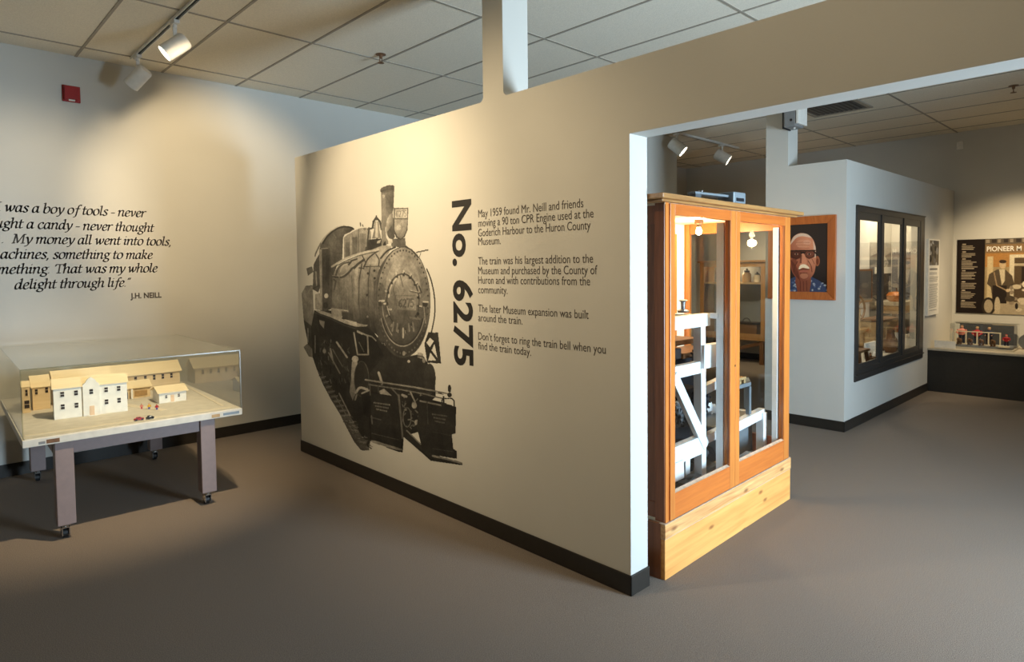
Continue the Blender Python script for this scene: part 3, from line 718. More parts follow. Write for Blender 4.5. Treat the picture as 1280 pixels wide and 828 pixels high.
    p.poly([(522,440),(529,442),(529,449),(522,447)], .72); p.poly([(522,444),(529,445),(529,447.5),(522,446.5)], .4); p.ell(530, 451, 2, 3, .6); p.ell(511, 452, 1.8, 1.8, .7)
    p.ell(537, 474, 7.4, 19, .25); p.ring(537, 474, 7.4, 19, .8, .33, clip=lambda x, y: x > 535)
    p.poly([(545,494.5),(554,496),(554,502),(545,501)], None)
    p.line([(473.5,466),(475.5,472),(477.5,480)], 3, .72)
    # coupling and mechanics between the plough plates
    p.poly([(499,488),(530,496),(531,506),(524,540),(504,546),(503,500)], .17)
    for i in range(34):
        x0 = rg.uniform(503, 529); y0 = rg.uniform(493, 534)
        p.line([(x0, y0),(x0+rg.uniform(-3, 3), y0+rg.uniform(-3, 3))], rg.uniform(.8, 1.8), rg.uniform(.3, .62))
    p.ell(518, 507, 3.2, 4, .72); p.ell(526, 521, 3.6, 3.6, .74); p.ell(521, 528, 3, 3, .6); p.line([(513,490),(519,503)], 1.8, .66); p.line([(527,517),(541,530)], 1.6, .5); p.line([(503,494),(508,496)], 3, .66)
    p.ring(509, 522, 5, 12, 1.2, .42)
    # right plough plate
    p.poly([(525,502),(533,498),(560,505),(570.4,509),(569.7,542),(565,543.5),(566.8,561.7),(571,563.4),(571.4,574),(540.6,569),(527,558),(521,534)], .20)
    p.line([(525.5,501.5),(552,507)], 2, .6); p.line([(534,503),(535,530)], 1.4, .3); p.line([(541,540),(565,545)], .8, .28); p.line([(541,561),(567,565)], .8, .32)
    for k_ in range(3): p.line([(541+k_*1.5, 518+k_*4.3),(558-k_*1.5, 520.4+k_*4.3)], 1.8, .46)
    for k_ in range(12): p.line([(542+k_*1.4, 516),(542+k_*1.4, 530)], .6, .2)
    p.poly([(504,538),(508,536.5),(539,567.5),(578.6,579),(578.2,582),(538.6,576.4),(504,546)], .20)
    p.line([(541,570.2),(560,574.4),(577,579.2)], 2.4, .62); p.line([(508.5,538.5),(526,555.5)], 1.6, .52)
    # left plough plate
    p.poly([(451.5,494),(455,490.6),(463,489),(496,496.5),(501,497),(505,545),(503.6,566),(497,565),(463,551.6),(461,522),(455,518)], .16)
    p.poly([(463.4,491),(497,497.6),(501.6,561),(464,551)], .20); p.line([(452.5,492),(462,488)], 2, .62); p.poly([(474,489),(480,486),(490,495),(475,492.6)], .72)
    for k_ in range(3): p.line([(468+k_*1.4, 503.6+k_*4),(487-k_*1.6, 506.4+k_*4)], 1.8, .58)
    for k_ in range(13): p.line([(469+k_*1.4, 502),(469+k_*1.4, 517)], .6, .2)
    p.line([(465,542),(498,550)], .9, .36); p.line([(464,522),(476,525)], 1.6, .36); p.line([(464.4,520),(465.4,530)], 1.6, .42)
    p.poly([(463.5,550.4),(470,551.4),(502.6,561.6),(503,563.6),(497,563),(466,554)], .70, grad=((464,552),(503,563),.5))
    p.line([(498.4,494),(501,520),(503.4,548)], 2.4, .42)
    # hand rail bars over the plates
    p.line([(457,475),(480,478.6),(520,484.6),(561,492.4)], 2, .60); p.line([(458,477),(520,486.4),(560,494)], 1, .2)
    p.line([(462,481),(500,487),(530,492.6),(553,498.4)], 1.6, .50); p.line([(462.5,480),(462.8,494)], 1.4, .4); p.line([(490,486),(499,496)], 1.6, .45); p.line([(473,482),(473,491)], 1.2, .35)
    p.ell(562, 486, 2.1, 5, .25); p.ell(562, 494, 2.8, 3, .22); p.line([(552.4,507),(552.6,500),(556,498.4),(565,498.2),(567.6,501),(567.8,508)], 1.6, .27); p.line([(554.6,496),(555,508)], 2, .24)
    zz, uu = np.mgrid[0:p.A.shape[0], 0:p.A.shape[1]]
    bl = np.zeros(p.A.shape)
    for k_, am in ((.013, .10), (.031, .09), (.07, .08), (.16, .07)):
        ph = [rg.uniform(0, 6) for _ in range(4)]
        bl += am*np.sin(zz*k_*1.3+ph[0]+2*np.sin(uu*k_*.7+ph[1]))*np.sin(uu*k_+ph[2]+2*np.sin(zz*k_*.8+ph[3]))
    p.C = np.clip(p.C*(1+bl[..., None]), 0, 1)
    p.grain(.10)
    tag(p.build('locomotive_mural', -.0008, -1, 'print', (.56, .53, .47), 2.0, loc=(PX, 3.9, .2)), 'black and white photograph mural of an old steam locomotive on the partition', 'mural')
locomotive()

# ------------------------------------------------------------------ model table
TR = -math.radians(1.6)
T0 = Vector((.437, 4.291, 0))
TBL = Matrix.Translation(T0) @ Matrix.Rotation(TR, 4, 'Z')
def tloc(wx, wy):                       # room point -> table coordinates
    v = TBL.inverted() @ Vector((wx, wy, 0)); return v.x, v.y
TW, TD, TZ = 1.150, 1.53, .60
tb = thing('model_table', 'low mauve grey table on casters carrying the architectural model', 'table', T0, TR)
t = MB(); t.box(0, TW, 0, TD, TZ-.042, TZ, 'plyedge')
ob = t.build('table_top', tb, bevel=.003)
t = MB(); t.box(.01, TW-.01, .01, TD-.01, TZ, TZ+.003, 'ground')
t.build('ground_sheet', tb)
LG = .088
for lx in (.142, TW-.165-LG):
    for ly in (.02, TD-.09-LG):
        l = MB(); l.box(lx, lx+LG, ly, ly+LG, .085, TZ-.043, 'leg'); lo = l.build('leg', tb, bevel=.004)
        cx, cy = lx+LG*.45, ly+LG*.45
        c = MB()
        c.lathe([(.034, .085), (.034, .079), (.012, .077), (.012, .062)], (cx, cy, 0), n=14, m='chrome')
        c.box(cx-.019, cx-.015, cy-.02, cy+.035, .02, .068, 'chrome'); c.box(cx+.015, cx+.019, cy-.02, cy+.035, .02, .068, 'chrome'); c.box(cx-.019, cx+.019, cy-.02, cy+.02, .062, .068, 'chrome')
        c.tube((cx-.021, cy+.018, .028), (cx+.021, cy+.018, .028), .006, n=8, m='chrome')
        co = c.build('caster', lo, smooth=True)
        wh = MB(); wh.tube((cx-.013, cy+.018, .0285), (cx+.013, cy+.018, .0285), .028, n=20, m='rubber'); wh.tube((cx+.013, cy+.018, .0285), (cx+.0145, cy+.018, .0285), .015, n=14, m='chrome')
        wh.build('caster_wheel', lo, smooth=True)
a = MB()
a.box(.142+LG, TW-.165-LG, .035, .075, TZ-.115, TZ-.043, 'leg'); a.box(.142+LG, TW-.165-LG, TD-.15, TD-.11, TZ-.115, TZ-.043, 'leg')
a.box(.14, .18, .02+LG, TD-.09-LG, TZ-.115, TZ-.043, 'leg'); a.box(TW-.225, TW-.185, .02+LG, TD-.09-LG, TZ-.115, TZ-.043, 'leg')
a.build('apron', tb, bevel=.002)
for nm, u0, u1, z0_, z1_, m_, lab in (('edge_sticker', .105, .165, .034, .012, 'brown', 'reddish brown sticker'), ('edge_sticker', .07, .10, .032, .018, 'grey', 'small grey sticker'),
                           ('edge_sticker', TW-.19, TW-.14, .034, .014, 'tan', 'tan sticker'), ('edge_sticker', TW-.12, TW-.02, .03, .014, 'bluegrey', 'long blue grey sticker')):
    o = MB().box(u0, u1, -.0012, .001, TZ-z0_, TZ-z1_, m_).build(nm, tb); o['label'] = lab
pth = MB()
for (wx0, wy0, wx1, wy1, ww) in [(.46, 4.40, 1.56, 4.33, .035), (1.06, 4.95, 1.20, 4.55, .05), (1.515, 4.40, 1.60, 5.6, .02)]:
    A = Vector(tloc(wx0, wy0)); B = Vector(tloc(wx1, wy1)); n_ = (B-A).normalized().orthogonal()*ww/2
    pth.prism([tuple(A-n_), tuple(B-n_), tuple(B+n_), tuple(A+n_)], 'z', TZ+.003, TZ+.0045, 'road')
pth.build('model_path', tb)
# acrylic cover
CH = .375
ac = thing('acrylic_cover', 'clear acrylic cover over the wooden building models', 'display cover', TBL @ Vector((0, 0, TZ+.003)), TR)
s_ = .006
for nm, bx in [('front_panel', (0.004, TW-.004, .004, .004+s_, .001, CH)), ('back_panel', (0.004, TW-.004, TD-.004-s_, TD-.004, .001, CH)), ('left_panel', (.004, .004+s_, .011, TD-.011, .001, CH)),
               ('right_panel', (TW-.004-s_, TW-.004, .011, TD-.011, .001, CH)), ('top_panel', (.004, TW-.004, .004, TD-.004, CH+.0005, CH+s_))]:
    MB().box(*bx, m='acryl').build(nm, ac)

for nm, bx in (('polished_edge', (.004, TW-.004, .0015, .0038, CH, CH+s_)), ('polished_edge', (.0015, .0038, .004, TD-.004, CH, CH+s_)), ('polished_edge', (TW-.0038, TW-.0015, .004, TD-.004, CH, CH+s_)),
               ('polished_edge', (TW-.007, TW-.0015, .0015, .0038, .001, CH)), ('polished_edge', (.0015, .006, .0015, .0038, .001, CH))):
    MB().box(*bx, m='edge').build(nm, ac)
def house(label, wx0, wx1, wy, depth, wall_h, roof_h, wmat, rmat, windows=(), doors=(), over=.008, extra=None, name='model_building', rot=0, z=TZ+.0036):
    u0, v0 = tloc(wx0, wy); w_ = wx1-wx0
    o = thing(name, label, 'model building', TBL @ Vector((u0, v0, z)), TR+rot, 'wooden building models')
    b = MB(); b.prism([(0, 0), (0, wall_h), (depth/2, wall_h+roof_h), (depth, wall_h), (depth, 0)], 'x', 0, w_, wmat); b.build('wall_block', o)
    rf = MB(); k = roof_h/(depth/2); th = .005
    for sgn in (0, 1):
        q0 = (-over, wall_h-over*k+.001); q1 = (depth/2, wall_h+roof_h+.001)
        if sgn: q0 = (depth+over, q0[1])
        rf.prism([q0, q1, (q1[0], q1[1]+th), (q0[0], q0[1]+th)], 'x', -over, w_+over, rmat)
    rf.build('roof', o)
    for i, (wu, wz, ww, wh) in enumerate(windows):
        wi = MB(); wi.box(wu-ww/2-.003, wu+ww/2+.003, -.0025, .001, wz-wh/2-.003, wz+wh/2+.003, wmat)
        wi.box(wu-ww/2, wu+ww/2, -.0035, .0, wz-wh/2, wz-.001, 'mdark'); wi.box(wu-ww/2, wu+ww/2, -.0035, .0, wz+.002, wz+wh/2, 'mdark')
        wi.build('window', o)
    for (du, dw, dh) in doors:
        d = MB(); d.box(du-dw/2, du+dw/2, -.004, .001, .002, dh, 'mdoor'); d.box(du-dw/2-.006, du+dw/2+.006, -.014, -.004, 0, .004, wmat); d.build('door', o)
    if extra: extra(o)
    return o
# main white building with a curved gable
MX0, MX1, MY = .644, 1.030, 4.747
wins = [(x_, z_, .019, .03) for z_ in (.152, .075) for x_ in (.044, .114, .272, .340)]
def gable(o):
    g_ = MB(); g0, g1 = .148, .236; c = (g0+g1)/2
    pts = [(g0, 0), (g1, 0), (g1, .19), (g1-.002, .200), (g1-.012, .207), (g1-.017, .213), (g1-.019, .222), (c+.014, .233), (c, .242), (c-.014, .233), (g0+.019, .222), (g0+.017, .213), (g0+.012, .207), (g0+.002, .200), (g0, .19)]
    g_.prism(pts, 'y', -.012, .012, 'mwhite'); g_.build('gable', o)
    w_ = MB(); w_.box(c-.0095, c+.0095, -.0135, -.011, .137, .150, 'mdark'); w_.box(c-.0095, c+.0095, -.0135, -.011, .153, .167, 'mdark'); w_.build('window', o)
    d = MB(); d.box(c-.012, c+.014, -.014, -.011, .003, .062, 'mdoor'); d.box(c-.02, c+.03, -.024, -.012, 0, .004, 'mwhite'); d.build('door', o)
house('large white two storey model building with a curved front gable', MX0, MX1, MY, .15, .190, .045, 'mwhite', 'mroof', wins, extra=gable, rot=-.075)
house('small white one storey model house with a pale gable roof', 1.237, 1.407, 4.80, .17, .072, .030, 'mwhite', 'mroof', [(.043, .042, .013, .02), (.122, .042, .013, .02)], [(.082, .02, .05)], .012)
house('tan model wing at the left end of the cover, behind the white building', .592, .685, 5.18, .20, .150, .060, 'mwood', 'mroof', [(.02, .12, .014, .034), (.075, .125, .016, .036)])
house('narrow tan model block at the left end with one dark window', .530, .572, 5.12, .10, .165, .03, 'mwood', 'mroof', [(.024, .055, .026, .05), (.024, .13, .012, .04)], over=.003)
house('long tan model building with a low roof behind the white building', .715, 1.045, 5.26, .16, .165, .055, 'mwood', 'mroof')
house('long tan model hall with five upper windows at the back of the cover', 1.06, 1.555, 5.46, .20, .125, .065, 'mwood', 'mroof', [(x_, .088, .017, .036) for x_ in (.19, .255, .315, .375, .435)], over=.014)
def porch(o):
    d = MB(); d.prism([(.012, 0), (.044, 0), (.044, .045), (.036, .058), (.028, .062), (.020, .058), (.012, .045)], 'y', -.004, .001, 'mdark'); d.build('doorway', o)
    d = MB(); d.box(.085, .165, -.003, .001, .012, .05, 'tan'); d.build('window', o)
    d = MB(); d.box(.058, .07, -.03, -.02, 0, .07, 'mwhite'); d.build('post', o)
house('low tan model porch with a dark arched doorway beside the white building', 1.085, 1.27, 5.15, .16, .075, .035, 'mwood', 'mroof', extra=porch, over=.012)

def toy_person(wx, wy, label, shirt, trousers, h=.035):
    u, v = tloc(wx, wy); o = thing('toy_figure', label, 'toy figure', TBL @ Vector((u, v, TZ+.003)), TR, 'toy people on the model')
    k = h/.035
    b = MB(); b.box(-.0045*k, -.0005*k, -.003*k, .003*k, 0, .014*k, trousers); b.box(.0005*k, .0045*k, -.003*k, .003*k, 0, .014*k, trousers); b.build('legs', o)
    b = MB(); b.lathe([(.0055*k, .013*k), (.0065*k, .024*k), (.003*k, .027*k)], n=10, m=shirt); b.tube((-.0075*k, 0, .024*k), (-.0085*k, -.002*k, .013*k), .0018*k, n=6, m=shirt); b.tube((.0075*k, 0, .024*k), (.0085*k, -.002*k, .013*k), .0018*k, n=6, m=shirt); b.build('torso', o, smooth=True)
    b = MB(); b.ball((0, 0, .031*k), .0042*k, 10, 'skin'); b.build('head', o, smooth=True)
    return o
toy_person(1.108, 4.709, 'tiny red and pink toy figure, leftmost of three standing before the small house', 'toypink', 'toyred')
toy_person(1.140, 4.66, 'tiny yellow-shirted toy figure, middle of three before the small house', 'toyyellow', 'toyblue', .04)
toy_person(1.170, 4.60, 'tiny toy figure in red top and blue trousers, rightmost of three', 'toyred', 'toyblue', .04)
def toy_car(wx, wy, label, m1, m2, L=.05, rot=0):
    u, v = tloc(wx, wy); o = thing('toy_car', label, 'toy car', TBL @ Vector((u, v, TZ+.0048)), TR+rot, 'toy cars on the model')
    b = MB(); b.prism([(-L/2, .004), (L/2, .004), (L/2, .011), (L*.3, .013), (L*.12, .02), (-L*.22, .02), (-L*.32, .013), (-L/2, .012)], 'y', -.010, .010, m1); b.build('car_body', o, bevel=.001)
    b = MB(); b.prism([(L*.10, .014), (L*.08, .0185), (-L*.18, .0185), (-L*.24, .014)], 'y', -.0104, .0104, m2); b.build('car_window', o)
    for sx in (-1, 1):
        for sy in (-1, 1):
            b = MB(); b.tube((sx*L*.3, sy*.0075, .0055), (sx*L*.3, sy*.0118, .0055), .0055, n=12, m='rubber'); b.build('wheel', o)
toy_car(1.008, 4.352, 'red toy car at the front edge of the model', 'toyred', 'mdark', .052)
toy_car(1.066, 4.346, 'black and white toy car behind the red one at the model edge', 'rubber', 'mwhite', .042, .3)

# ------------------------------------------------------------------ fire alarm, track, spotlights, sprinklers
o = thing('fire_alarm', 'red fire alarm box high on the back wall', 'fire alarm', (1.0, WB, 2.875))
b = MB(); b.box(-.058, .058, -.018, 0, -.062, .062, 'red'); b.build('back_box', o, bevel=.004)
b = MB(); b.prism([(-.05, .052), (.05, .052), (.05, -.05), (.028, -.05), (.022, -.042), (-.022, -.042), (-.028, -.05), (-.05, -.05)], 'y', -.04, -.018, 'red'); b.build('alarm_cover', o, bevel=.005)
b = MB(); b.box(-.02, .02, -.03, -.018, -.056, -.046, 'white'); b.build('label_strip', o)
def head(label, top, aim, lit=True, L=.17, R=.056, group='track spotlights'):
    o = thing('track_spotlight', label, 'spotlight', (top[0], top[1], top[2]), 0, group)
    d = (Vector(aim)-Vector(top)).normalized(); c = Vector((0, 0, -.165))
    b = MB(); b.box(-.017, .017, -.05, .05, -.022, 0, 'white'); b.lathe([(.014, -.022), (.014, -.04), (.009, -.044)], n=12, m='white'); b.build('track_adapter', o, bevel=.002)
    b = MB(); b.beam((0, 0, -.04), c+Vector((0, 0, .045)), .022, .012, 'white'); b.build('arm', o)
    b = MB(); b.lathe([(.012, -L*.52), (R*.86, -L*.50), (R, -L*.42), (R, L*.5), (R*.93, L*.5), (R*.9, L*.44)], c, d, 28, 'white'); b.build('lamp_housing', o, smooth=True)
    b = MB(); b.lathe([(R*.9, L*.445), (R*.6, L*.455), (.001, L*.46)], c, d, 24, 'lens' if lit else 'grey'); b.build('lens', o, smooth=True)
    return o
TRK = ZC-.004
b = MB(); b.box(1.348, 1.354, 1.0, 5.70, TRK-.02, TRK, 'white'); b.box(1.376, 1.382, 1.0, 5.70, TRK-.02, TRK, 'white'); b.box(1.354, 1.376, 1.0, 5.70, TRK-.006, TRK, 'iron')
tag(b.build('lighting_track', loc=(1.365, 3.3, TRK)), 'slim ceiling track running above the model table', 'lighting track', 'lighting tracks')
head('lit white track spotlight, the nearer of two above the model table', (1.365, 4.645, TRK-.02), (1.365-.70, 4.645+.16, TRK-.02-.60))
head('unlit white track spotlight close to the back wall above the model', (1.365, 5.56, TRK-.02), (1.365-.45, 5.56+.5, TRK-.02-.62), False)
b = MB(); b.box(6.5, 8.6, 4.39, 4.396, TRK-.02, TRK, 'white'); b.box(6.5, 8.6, 4.418, 4.424, TRK-.02, TRK, 'white'); b.box(6.5, 8.6, 4.396, 4.418, TRK-.006, TRK, 'tan')
tag(b.build('lighting_track', loc=(7.5, 4.41, TRK)), 'slim ceiling track in the room beyond the opening', 'lighting track', 'lighting tracks')
head('lit spotlight beyond the opening, beside the grey wall end', (7.03, 4.407, TRK-.02), (7.6, 3.2, 2.0), L=.2, R=.075)
head('lit spotlight beyond the opening, in front of the dark far wall', (8.15, 4.407, TRK-.02), (8.8, 3.1, 2.2), L=.2, R=.075)
def sprinkler(x, y, label):
    o = thing('fire_sprinkler', label, 'sprinkler', (x, y, ZC), 0, 'fire sprinklers')
    b = MB(); b.lathe([(.04, 0), (.04, -.004), (.014, -.008), (.012, -.03), (.007, -.034)], n=18, m='brown'); b.build('escutcheon', o, smooth=True)
    b = MB()
    for sx in (-1, 1): b.beam((sx*.009, 0, -.03), (sx*.013, 0, -.05), .005, .004, 'brown'); b.beam((sx*.013, 0, -.05), (0, 0, -.064), .005, .004, 'brown')
    b.build('yoke', o)
    b = MB(); b.lathe([(.024, -.064), (.026, -.067), (.006, -.069)], n=16, m='brown'); b.build('deflector', o)
sprinkler(2.761, 4.368, 'dark ceiling sprinkler above the locomotive partition')
sprinkler(7.659, 1.169, 'dark ceiling sprinkler beyond the opening at the right')
o = thing('wall_sensor', 'small white sensor high on the far right wall', 'sensor', (FX, 2.03, 3.0))
b = MB(); b.box(-.03, 0, -.035, .035, -.05, .05, 'white'); b.build('sensor_body', o, bevel=.008)
b = MB(); b.ball((-.03, 0, -.02), .018, 10, 'white', (.5, 1, 1)); b.build('sensor_lens', o, smooth=True)
# air vent in the far ceiling
o = thing('ceiling_vent', 'dark slatted air vent in the ceiling beyond the lintel', 'vent', (7.2, 2.63, ZC-.005))
b = MB(); b.box(-.3, .3, -.3, -.26, -.012, 0, 'tbar'); b.box(-.3, .3, .26, .3, -.012, 0, 'tbar'); b.box(-.3, -.26, -.26, .26, -.012, 0, 'tbar'); b.box(.26, .3, -.26, .26, -.012, 0, 'tbar'); b.build('vent_frame', o)
b = MB(); b.box(-.26, .26, -.26, .26, -.004, -.001, 'iron')
for i in range(11): b.beam((-.26, -.24+.048*i, -.008), (.26, -.24+.048*i, -.008), .03, .003, 'dkgrey')
b.build('vent_grille', o)
# projector-like loudspeaker on the column
o = thing('wall_loudspeaker', 'grey wall loudspeaker with white bracket under the lintel', 'loudspeaker', (EX+.02, 2.603, 2.80))
b = MB(); b.prism([(-.0, .16), (0, -.02), (-.03, -.05), (-.12, -.05), (-.135, -.02), (-.135, .16)][::-1], 'x', -.16, .02, 'grey')
b = MB(); b.box(-.16, .02, -.13, -.012, -.04, .17, 'grey'); b.build('speaker_body', o, bevel=.014)
b = MB(); b.box(-.15, .01, -.012, 0, -.045, .165, 'iron'); b.build('back_plate', o)
b = MB(); b.box(-.165, .025, -.155, -.131, -.02, .20, 'white'); b.build('bracket', o, bevel=.004)
b = MB(); b.tube((-.162, -.085, .02), (-.158, -.085, .02), .012, n=12, m='iron'); b.build('speaker_port', o)
b = MB(); b.ball((-.1, -.09, -.046), .012, 8, 'white'); b.build('indicator', o)

# ------------------------------------------------------------------ tall wooden display cabinet
CR = math.radians(1.5)
CO = Vector((2.583, 1.697, 0))
CB = Matrix.Translation(CO) @ Matrix.Rotation(CR, 4, 'Z')
cab = thing('display_cabinet', 'tall orange wooden display cabinet with two glass doors by the opening', 'cabinet', CO, CR)
CW, CDP = 1.455, .725
b = MB(); b.box(0, CW+.035, -.012, .012, 0, .198, 'plinthw'); b.build('plinth_board', cab, bevel=.003)
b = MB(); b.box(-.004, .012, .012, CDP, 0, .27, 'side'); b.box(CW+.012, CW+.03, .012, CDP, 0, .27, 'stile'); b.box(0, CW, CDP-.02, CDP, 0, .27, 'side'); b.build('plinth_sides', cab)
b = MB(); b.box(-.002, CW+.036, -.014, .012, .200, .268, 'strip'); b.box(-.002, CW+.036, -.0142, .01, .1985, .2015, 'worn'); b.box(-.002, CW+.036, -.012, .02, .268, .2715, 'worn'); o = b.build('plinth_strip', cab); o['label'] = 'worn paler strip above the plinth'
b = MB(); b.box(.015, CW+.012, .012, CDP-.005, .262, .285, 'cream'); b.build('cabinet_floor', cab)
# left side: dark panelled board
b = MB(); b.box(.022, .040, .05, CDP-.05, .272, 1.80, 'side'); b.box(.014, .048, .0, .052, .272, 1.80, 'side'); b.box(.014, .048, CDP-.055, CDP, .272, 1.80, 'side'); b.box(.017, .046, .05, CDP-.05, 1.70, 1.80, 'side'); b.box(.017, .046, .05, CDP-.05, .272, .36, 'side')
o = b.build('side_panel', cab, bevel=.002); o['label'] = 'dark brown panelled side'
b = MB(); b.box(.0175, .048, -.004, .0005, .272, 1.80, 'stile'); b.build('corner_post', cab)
# right side: glazed frame
RX = CW-.012
b = MB(); b.box(RX-.03, RX+.012, .0, .05, .272, 1.80, 'stile'); b.build('corner_post', cab, bevel=.002)
b = MB(); b.box(RX-.02, RX+.012, CDP-.055, CDP, .272, 1.80, 'stile'); b.build('corner_post', cab, bevel=.002)
b = MB(); b.box(RX-.02, RX+.01, .05, CDP-.06, .272, .40, 'rail'); fr = b.build('side_rail', cab)
b = MB(); b.box(RX-.02, RX+.01, .05, CDP-.06, 1.72, 1.80, 'rail'); b.build('side_rail', cab)
b = MB(); b.box(RX-.008, RX-.004, .045, CDP-.055, .395, 1.725, 'glass'); b.build('pane', fr)
# back: cream boards between orange battens
b = MB(); b.box(.05, RX-.03, CDP-.022, CDP-.006, .272, 1.80, 'cream'); o = b.build('back_panel', cab)
b = MB(); b.box(1.215, 1.285, CDP-.04, CDP-.022, .28, 1.72, 'stile'); b.build('batten', cab)
b = MB(); b.box(1.12, 1.215, CDP-.028, CDP-.022, .28, 1.72, 'grey'); b.build('grey_strip', cab)
# white inner posts seen through the doors
b = MB(); b.box(.662, .705, .03, .072, .285, 1.735, 'whitewood'); b.build('inner_post', cab)
b = MB(); b.box(RX-.066, RX-.032, .03, .062, .285, 1.735, 'whitewood'); b.build('inner_post', cab)
# top
b = MB(); b.box(.015, RX+.012, -.002, CDP, 1.79, 1.802, 'cream'); b.build('ceiling_board', cab)
b = MB(); b.box(-.085, CW+.115, -.055, CDP+.02, 1.812, 1.835, 'cornice'); b.box(-.05, CW+.075, -.03, CDP+.01, 1.800, 1.812, 'cornice'); b.build('cornice', cab, bevel=.005)
# doors
def door(x0, x1, sl, sr):
    zb, zt = .275, 1.798; gb, gt = .402, 1.744
    b = MB(); b.box(x0, x0+sl, -.012, .022, zb, zt, 'stile'); b.box(x1-sr, x1, -.012, .022, zb, zt, 'stile')
    d = b.build('door', cab, bevel=.002)
    b = MB(); b.box(x0+sl, x1-sr, -.011, .022, zb, gb, 'rail'); b.build('bottom_rail', d, bevel=.002)
    b = MB(); b.box(x0+sl, x1-sr, -.011, .022, gt, zt, 'rail'); b.build('top_rail', d, bevel=.002)
    b = MB(); b.box(x0+sl, x1-sr, .004, .008, gb-.003, gt+.003, 'glass'); b.build('pane', d)
    b = MB(); b.prism([(-.0125, gb), (.004, gb), (.004, gb+.008), (-.006, gb+.002)], 'x', x0+sl, x1-sr, 'worn'); o = b.build('glazing_bead', d); o['label'] = 'worn whitish bead under the glass'
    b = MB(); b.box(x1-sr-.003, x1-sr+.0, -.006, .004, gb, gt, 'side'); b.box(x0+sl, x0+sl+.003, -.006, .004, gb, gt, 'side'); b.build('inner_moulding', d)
    return d
d1 = door(.048, .722, .044, .062)
d2 = door(.724, CW-.010, .048, .060)
b = MB(); b.box(CW-.010, CW+.012, -.010, .0, .272, 1.80, 'stile'); b.build('outer_edge', cab)
b = MB(); b.tube((.715, -.012, .95), (.715, -.0135, .95), .006, n=10, m='chrome'); b.build('lock', d1)
bw = CB.inverted() @ Vector((3.63, 2.12, 0))
for (bx, by) in ((bw.x, bw.y),):
    b = MB(); b.lathe([(.028, 1.79), (.028, 1.765), (.017, 1.76), (.015, 1.742)], (bx, by, 0), n=16, m='brown'); so = b.build('lamp_socket', cab, smooth=True)
    b = MB(); b.lathe([(.012, 1.742), (.014, 1.733), (.018, 1.722), (.020, 1.714), (.017, 1.704), (.008, 1.697), (.001, 1.695)], (bx, by, 0), n=16, m='bulb'); bo = b.build('bulb', so, smooth=True)
    p_ = CB @ Vector((bx, by, 1.66)); point('cabinet_bulb', p_, 16, (1, .76, .42), .03)

# ---- white timber machine model inside the cabinet
mc = thing('timber_machine', 'white painted timber machine frame with iron gears inside the cabinet', 'machine', CB @ Vector((0, 0, .286)), CR)
L_ = CB.inverted()
def loc(x, y, z): v = L_ @ Vector((x, y, z)); return (v.x, v.y, v.z-.286)
b1 = MB()
def wb(p0, p1, w, h, name='beam', m='whitewood'):
    b = MB(); b.beam(loc(*p0), loc(*p1), w, h, m); return b.build(name, mc, bevel=.003)
for Y_ in (1.86, 2.20):
    wb((3.19, Y_, 1.225), (3.205, Y_, .287), .05, .05, 'post')
    wb((2.66, Y_-.001, 1.20), (3.27, Y_-.001, 1.20), .045, .07, 'top_rail')
    wb((2.66, Y_, .94), (3.20, Y_, .94), .040, .065, 'rail')
    wb((2.90, Y_-.015, .93), (3.225, Y_-.015, .49), .03, .06, 'brace')
    wb((2.66, Y_, .49), (3.18, Y_, .505), .045, .10, 'rail')
    wb((3.235, Y_+.01, .80), (3.46, Y_+.01, .825), .04, .05, 'rail')
    wb((3.225, Y_+.01, .515), (3.44, Y_+.01, .53), .04, .05, 'rail')
    wb((2.885, Y_, .48), (2.885, Y_, .287), .045, .05, 'post')
wb((3.17, 1.84, 1.0), (3.40, 1.84, .995), .05, .13, 'block')
wb((3.24, 1.80, 1.225), (3.33, 1.80, 1.215), .05, .03, 'block')
wb((2.97, 2.02, 1.10), (2.97, 2.02, .287), .035, .035, 'post', 'bluegrey')
wb((3.06, 2.10, 1.0), (3.06, 2.10, .287), .03, .03, 'post', 'grey')
wb((3.25, 2.18, 1.2), (3.25, 1.88, 1.2), .05, .05, 'cross_rail'); wb((3.0, 2.18, .94), (3.0, 1.88, .94), .04, .05, 'cross_rail')
wb((3.47, 1.87, .515), (3.985, 1.87, .552), .045, .06, 'rail'); wb((3.44, 2.22, .515), (3.94, 2.22, .55), .045, .06, 'rail')
wb((3.955, 1.86, .56), (3.955, 1.86, .287), .055, .05, 'post'); wb((3.955, 2.22, .56), (3.955, 2.22, .287), .05, .05, 'post')
wb((3.955, 1.89, .53), (3.955, 2.2, .53), .04, .05, 'cross_rail')
wb((3.70, 1.815, .345), (3.36, 1.815, .30), .04, .05, 'rail')
# grey steel stand on the right, bench top and small blocks
for (x_, y_) in ((3.775, 1.86), (3.93, 1.95)): wb((x_, y_, .752), (x_, y_, .575), .026, .026, 'stand_leg', 'bluegrey')
b = MB(); b.beam(loc(3.45, 1.865, .766), loc(3.79, 1.865, .766), .03, .024, 'bluegrey'); b.beam(loc(3.775, 1.86, .766), loc(3.93, 1.95, .766), .026, .024, 'bluegrey'); b.build('stand_top', mc, bevel=.003)
wb((3.665, 1.865, .80), (3.665, 1.865, .779), .02, .02, 'block', 'tan'); wb((3.715, 1.865, .82), (3.715, 1.865, .779), .022, .022, 'block', 'tan'); wb((3.60, 1.865, .812), (3.725, 1.865, .812), .03, .016, 'block', 'tan')
b = MB(); b.tube(loc(3.60, 1.90, .575), loc(3.84, 2.0, .58), .025, n=14, m='steel'); b.build('roller', mc, smooth=True)
b = MB(); b.box(*[c for pr in zip(loc(3.62, 1.93, .287), loc(3.99, 2.33, .50)) for c in pr], m='bluegrey'); b.build('tank', mc, bevel=.01)
